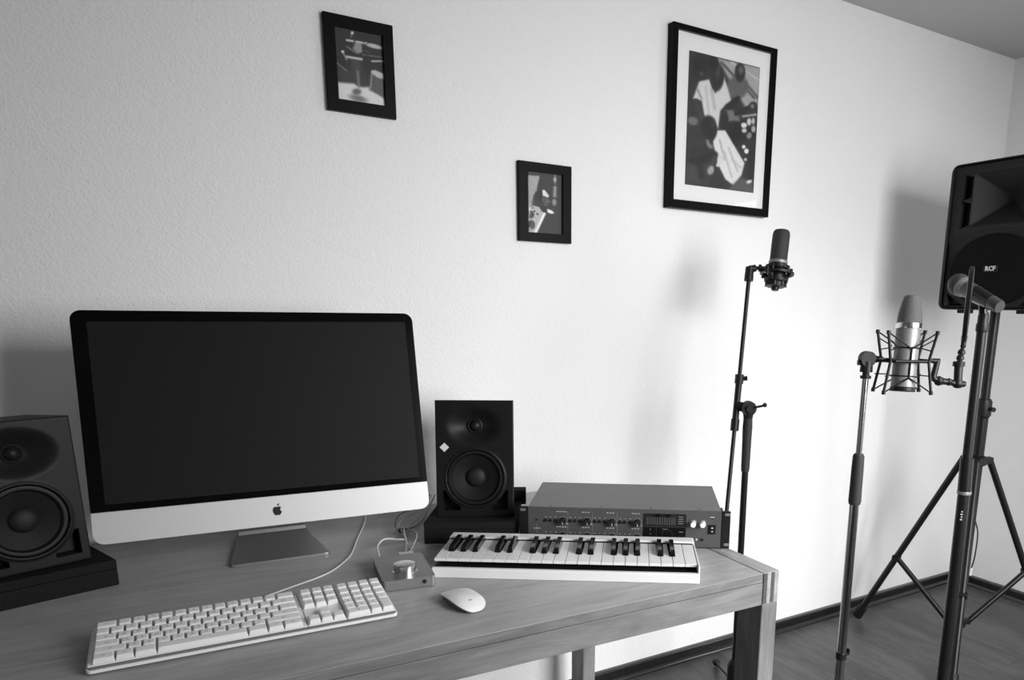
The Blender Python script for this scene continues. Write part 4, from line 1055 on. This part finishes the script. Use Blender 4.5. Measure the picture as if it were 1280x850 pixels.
j1 = Vector((1.2672, -1.0640, 1.216)); j2 = Vector((1.2640, -1.0680, 1.196)); 
tube(b, tuple(low_+Vector((0, 0, 0.012))-PO), tuple(low_-Vector((0.001, 0, 0.012))-PO), 0.0065, 0.0050, 12)
for q, rr in ((low_-Vector((0.001, 0, 0.010)), 0.0062),): lathe(b, [(0, -rr), (rr*0.7, -rr*0.7), (rr, 0), (rr*0.7, rr*0.7), (0, rr)], 14, 0, Matrix.Translation(tuple(q-PO)))
pA = low_-Vector((0.002, 0, 0.012)); pB = Vector((1.2605, -1.0730, 1.1790))
for k in range(3):
    q = pA.lerp(pB, 0.30+0.32*k); lathe(b, [(0.0035, -0.007), (0.0078, -0.004), (0.0082, 0), (0.0070, 0.004), (0.0035, 0.007)], 14, 0, Matrix.Translation(tuple(q-PO)))
tube(b, tuple(pA-PO), tuple(pB-PO), 0.0040, seg=10)
finish('ball_joint', b, M_black, pf)
b = NB()
tube(b, tuple(pB+Vector((0, 0, 0.006))-PO), tuple(pB-Vector((0, 0, 0.004))-PO), 0.0125, seg=18); tube(b, tuple(pB-PO), (0.0, 0, 0.0), 0.0092, 0.0088, 18)
lathe(b, [(0, -0.010), (0.008, -0.008), (0.0115, 0), (0.009, 0.008), (0, 0.011)], 18, 0, Matrix.Identity(4))
tube(b, (0.0, 0, 0), tuple(hd*0.016), 0.0095, 0.006, 14)
finish('pivot_tube', b, M_black, pf)
b = NB()
kb_ = [Vector((0, 0, 0))+Vector((0, 0, 0.0)), -hd*0.020+Vector((0, 0, 0.004)), -hd*0.042+Vector((0, 0, 0.006)), -hd*0.055+Vector((0, 0, 0.012))]
tube(b, kb_[0], kb_[1], 0.0075, 0.0060, 14); tube(b, kb_[1], kb_[2], 0.0062, 0.0080, 14); tube(b, kb_[2], kb_[3], 0.0075, 0.0065, 14)
for q, rr in ((kb_[1], 0.0085), (kb_[2], 0.0110)): lathe(b, [(0, -rr), (rr*0.7, -rr*0.7), (rr, 0), (rr*0.7, rr*0.7), (0, rr)], 16, 0, Matrix.Translation(q))
top_ = (CB+hd*0.070)-PO
tube(b, kb_[3], tuple(top_), 0.0068, 0.0062, 14); tube(b, tuple(top_-Vector(hd)*0.010), tuple(top_+Vector(hd)*0.004), 0.0055, seg=12)
finish('mount_arm', b, M_black, pf)

# ------------------------------------------------------------ black stand with the hand-held microphone
P3 = (1.4140, -1.0220)
s3 = thing('black_microphone_stand', 'thick black straight microphone stand in front of the tripod, holding the vocal microphone', 'microphone stand', (P3[0], P3[1], 0))
b = NB(); lathe(b, [(0.125, 0), (0.125, 0.008), (0.115, 0.014), (0.04, 0.020), (0.020, 0.030), (0.016, 0.05)], 48); finish('round_base', b, M_blackpole, s3)
b = NB(); tube(b, (0.006, -0.006, 0.045), (0.002, -0.003, 0.870), 0.0142, seg=24); tube(b, (0.002, -0.003, 0.865), (0.0005, -0.001, 0.95), 0.0155, 0.0150, 24)
lt = finish('lower_tube', b, M_blackpole, s3)
b = NB(); lathe(b, [(0.0158, 0.862), (0.0164, 0.864), (0.0164, 0.868), (0.0158, 0.870)], 28, 0, Matrix.Translation((0.002, -0.003, 0)), cap=False); finish('bright_ring', b, M_nickel, lt)
b = NB()
for k in range(4): box(b, -0.006, 0.006, -0.0150, -0.0144, 0.800+k*0.0065, 0.8035+k*0.0065, 0, mx=Matrix.Translation((0.0, 0.0, 0)) @ Matrix.Rotation(-0.55, 4, 'Z') @ Matrix.Translation((0.0015*(k % 2), 0, 0)))
finish('worn_sticker', b, M_markd, lt)
b = NB(); tube(b, (0.0005, -0.001, 0.945), (0, 0, 1.250), 0.0112, seg=20); finish('upper_tube', b, M_blackpole, s3)
b = NB(); lathe(b, [(0.0120, 1.245), (0.0138, 1.250), (0.0138, 1.262), (0.0120, 1.266), (0.0118, 1.282), (0.0100, 1.290), (0, 1.292)], 24); finish('top_socket', b, M_black, s3)
TAIL = Vector((1.4080, -1.0700, 1.3005)); BALL = Vector((1.3620, -0.9940, 1.3500))
BALL = Vector((1.4326, -0.9403, 1.3528)); TAIL = Vector((1.3904, -1.0722, 1.3012))
axm = (TAIL-BALL).normalized(); LM = (TAIL-BALL).length
b = NB(); CL = BALL+axm*0.090
tube(b, tuple(BALL+axm*0.062-Vector((P3[0], P3[1], 0))), tuple(BALL+axm*0.118-Vector((P3[0], P3[1], 0))), 0.0195, 0.0165, 22)
tube(b, (0, 0, 1.278), tuple(CL-Vector((P3[0], P3[1], 0.012))), 0.0100, 0.0090, 14)
finish('microphone_clip', b, M_ebony, s3)
m3 = thing('vocal_microphone', 'hand-held vocal microphone with round grey mesh ball, behind the pop filter', 'microphone', tuple(BALL))
T = align((0, 0, 0), axm)
b = NB(); rb = 0.0258
lathe(b, [(0, -rb)]+[(rb*math.sin(a), -rb*math.cos(a)) for a in [PI*k/16 for k in range(1, 13)]], 36, 0, T, cap=False); finish('mesh_ball', b, M_mesh, m3)
b = NB(); lathe(b, [(0.0228, 0.0125), (0.0236, 0.014), (0.0236, 0.018), (0.0215, 0.021), (0.0190, 0.030)], 36, 0, T, cap=False); finish('collar', b, M_nickel, m3)
b = NB(); lathe(b, [(0.0195, 0.018), (0.0185, 0.05), (0.0145, LM-0.004), (0.0125, LM), (0, LM)], 32, 0, T, cap=False); finish('handle', b, M_micgrey, m3)

# ------------------------------------------------------------ tripod loudspeaker stand
PT = (2.3650, -0.4820)
st = thing('tripod_speaker_stand', 'large black tripod stand in the room corner carrying the loudspeaker', 'speaker stand', (PT[0], PT[1], 0))
b = NB(); tube(b, (0, 0, 0.105), (0, 0, 0.95), 0.0205, seg=24); finish('lower_pole', b, M_blackpole, st)
b = NB(); tube(b, (0, 0, 0.93), (0, 0, 1.30), 0.0165, seg=24); finish('upper_pole', b, M_blackpole, st)
b = NB(); lathe(b, [(0.021, 0.915), (0.027, 0.925), (0.027, 0.975), (0.021, 0.985)], 24); tube(b, (0, -0.02, 0.95), (-0.01, -0.045, 0.95), 0.006, 0.009, 12); finish('height_collar', b, M_black, st)
b = NB(); lathe(b, [(0.022, 0.735), (0.034, 0.742), (0.034, 0.768), (0.022, 0.775)], 24)
angs = (math.radians(105.2), math.radians(212), math.radians(-26))
for a in angs: box(b, 0.020, 0.058, -0.013, 0.013, 0.742, 0.768, 0.003, mx=Matrix.Rotation(a, 4, 'Z'))
finish('leg_hub', b, M_black, st)
b = NB(); lathe(b, [(0.022, 0.095), (0.030, 0.100), (0.030, 0.130), (0.022, 0.135)], 24)
for a in angs: box(b, 0.018, 0.050, -0.011, 0.011, 0.104, 0.126, 0.003, mx=Matrix.Rotation(a, 4, 'Z'))
finish('brace_collar', b, M_black, st)
for a in angs:
    d = Vector((math.cos(a), math.sin(a), 0)); top = d*0.050+Vector((0, 0, 0.755)); ft = d*0.399+Vector((0, 0, 0.022))
    b = NB(); tube(b, top, ft, 0.0125, seg=16); lg = finish('leg', b, M_blackpole, st)
    dd = (ft-top).normalized()
    b = NB(); tube(b, ft-dd*0.050, ft+dd*0.005, 0.0185, 0.020, 18); finish('rubber_foot', b, M_rubber, lg)
    mid = top.lerp(ft, 0.60)
    b = NB(); tube(b, d*0.045+Vector((0, 0, 0.115)), mid, 0.0105, seg=14); tube(b, mid-Vector((-d.y, d.x, 0))*0.016, mid+Vector((-d.y, d.x, 0))*0.016, 0.014, seg=14); finish('brace', b, M_blackpole, st)
b = NB(); path(b, [(0.021, -0.010, 0.52), (0.033, -0.018, 0.47), (0.032, -0.018, 0.38), (0.025, -0.014, 0.33)], 0.0028, 8); finish('hanging_cord', b, M_cabled, st)
b = NB(); path(b, [(0.025, -0.014, 0.335), (0.024, -0.013, 0.322), (0.023, -0.012, 0.305)], 0.0065, 8); finish('cord_tag', b, M_cablew, st)

# ------------------------------------------------------------ loudspeaker
FX = 2.25; PYC = -0.515; PWD = 0.376; PZ0, PZ1 = 1.300, 1.7926
pa = thing('stage_loudspeaker', 'big black plastic stage loudspeaker on the tripod, cut by the right photo edge', 'speaker', (FX, PYC, PZ0), -PI/2)
# local frame: x across the face (towards -world y is +x?), -y out of the face (world -x), z up
PH = PZ1-PZ0
b = NB()
def ringpts(w, h, r, y, cz): return [(x, y, cz+z_) for x, z_ in rrect(w, h, r, 5)]
secs = [(PWD-0.012, PH-0.012, 0.020, 0.014), (PWD-0.012, PH-0.012, 0.020, 0.004), (PWD-0.008, PH-0.008, 0.022, 0.0), (PWD-0.002, PH-0.002, 0.026, 0.003), (PWD, PH, 0.028, 0.010), (PWD, PH, 0.028, 0.10), (PWD-0.02, PH-0.01, 0.03, 0.16), (PWD-0.16, PH-0.03, 0.03, 0.32)]
prev = None
for w, h, r_, y in secs:
    cur = [b.verts.new(p) for p in ringpts(w, h, r_, y, PH/2)]
    if prev:
        for i in range(len(cur)):
            j = (i+1) % len(cur); b.faces.new((prev[i], prev[j], cur[j], cur[i]))
    prev = cur
b.faces.new(prev)
finish('cabinet', b, M_blacksoft, pa)
# moulded front: horn mouth, side slots, grille hollow
nx, nz = 95, 125
xs = np.linspace(-PWD/2+0.009, PWD/2-0.009, nx); zs = np.linspace(0.009, PH-0.009, nz)
X, Z = np.meshgrid(xs, zs)
arc = 0.2685+0.0*X-0.033*(X/0.161)**2             # lip between the horn and the grille
top_region = smoothstep(arc-0.002, arc+0.004, Z)
HZ = 0.371
hx_ = np.abs(X); hz_ = np.abs(Z-HZ)
horn = np.clip(1-np.maximum(hx_/0.105, hz_/0.088), 0, 1)
dep = top_region*(0.012+0.085*horn**0.9)+(1-top_region)*0.018
for (z0_, z1_) in ((0.376, 0.450), (0.283, 0.363)):
    for s in (-1, 1):
        lim = 0.141
        ins = smoothstep(0.108, 0.111, s*X)*(1-smoothstep(lim, lim+0.003, s*X))*smoothstep(z0_+0.0, z0_+0.003, Z+0.3*(s*X-0.125))*(1-smoothstep(z1_-0.003, z1_, Z-0.25*(s*X-0.125)))
        dep = dep*(1-ins)+0.045*ins
for s in (-1, 1):
    ins = smoothstep(0.0, 0.006, (s*X-0.115)*0.6-(Z-0.012)*1.0+0.012)*(1-smoothstep(0.166, 0.169, s*X))*smoothstep(0.014, 0.018, Z)
    dep = dep*(1-ins)+0.045*ins
b = NB()
V = [[b.verts.new((X[j, i], dep[j, i], Z[j, i])) for i in range(nx)] for j in range(nz)]
for j in range(nz-1):
    for i in range(nx-1): b.faces.new((V[j][i], V[j][i+1], V[j+1][i+1], V[j+1][i]))
finish('front_moulding', b, M_blacksoft, pa, angle=50)
b = NB()
# dark bulged metal grille over the woofer
R0 = 0.158; prof = [(R0, -0.016), (R0, -0.010), (R0-0.006, -0.007)]+[(R0*(1-k/8)*0.95, -0.006+0.006*(1-(1-k/8)**2)) for k in range(0, 8)]+[(0, 0.0)]
lathe(b, prof, 56, 0, Matrix.Translation((0, 0, 0.1330)) @ Matrix.Diagonal((1.0, 1.0, 1.0, 1)) @ FACE @ Matrix.Diagonal((1, 0.76, 1, 1)), cap=False)
gr = finish('woofer_grille', b, M_grille, pa)
b = NB(); prism(b, rrect(0.054, 0.021, 0.004, 3, 0, 0), -0.002, 0.0035, 0, Matrix.Translation((0.0, 0, 0.1370)) @ FACE)
text_into(b, 'RCF', 0.021, 0.0, 0.1370, -0.0040, 1, 0.0006, bold=True)
finish('maker_badge', b, [M_black, M_sticker], gr)
for s in (-1, 1):
    b = NB(); box(b, s*0.108-0.020, s*0.108+0.020, 0.03, 0.07, -0.012, 0.002, 0.003); finish('rubber_foot', b, M_rubber, pa)
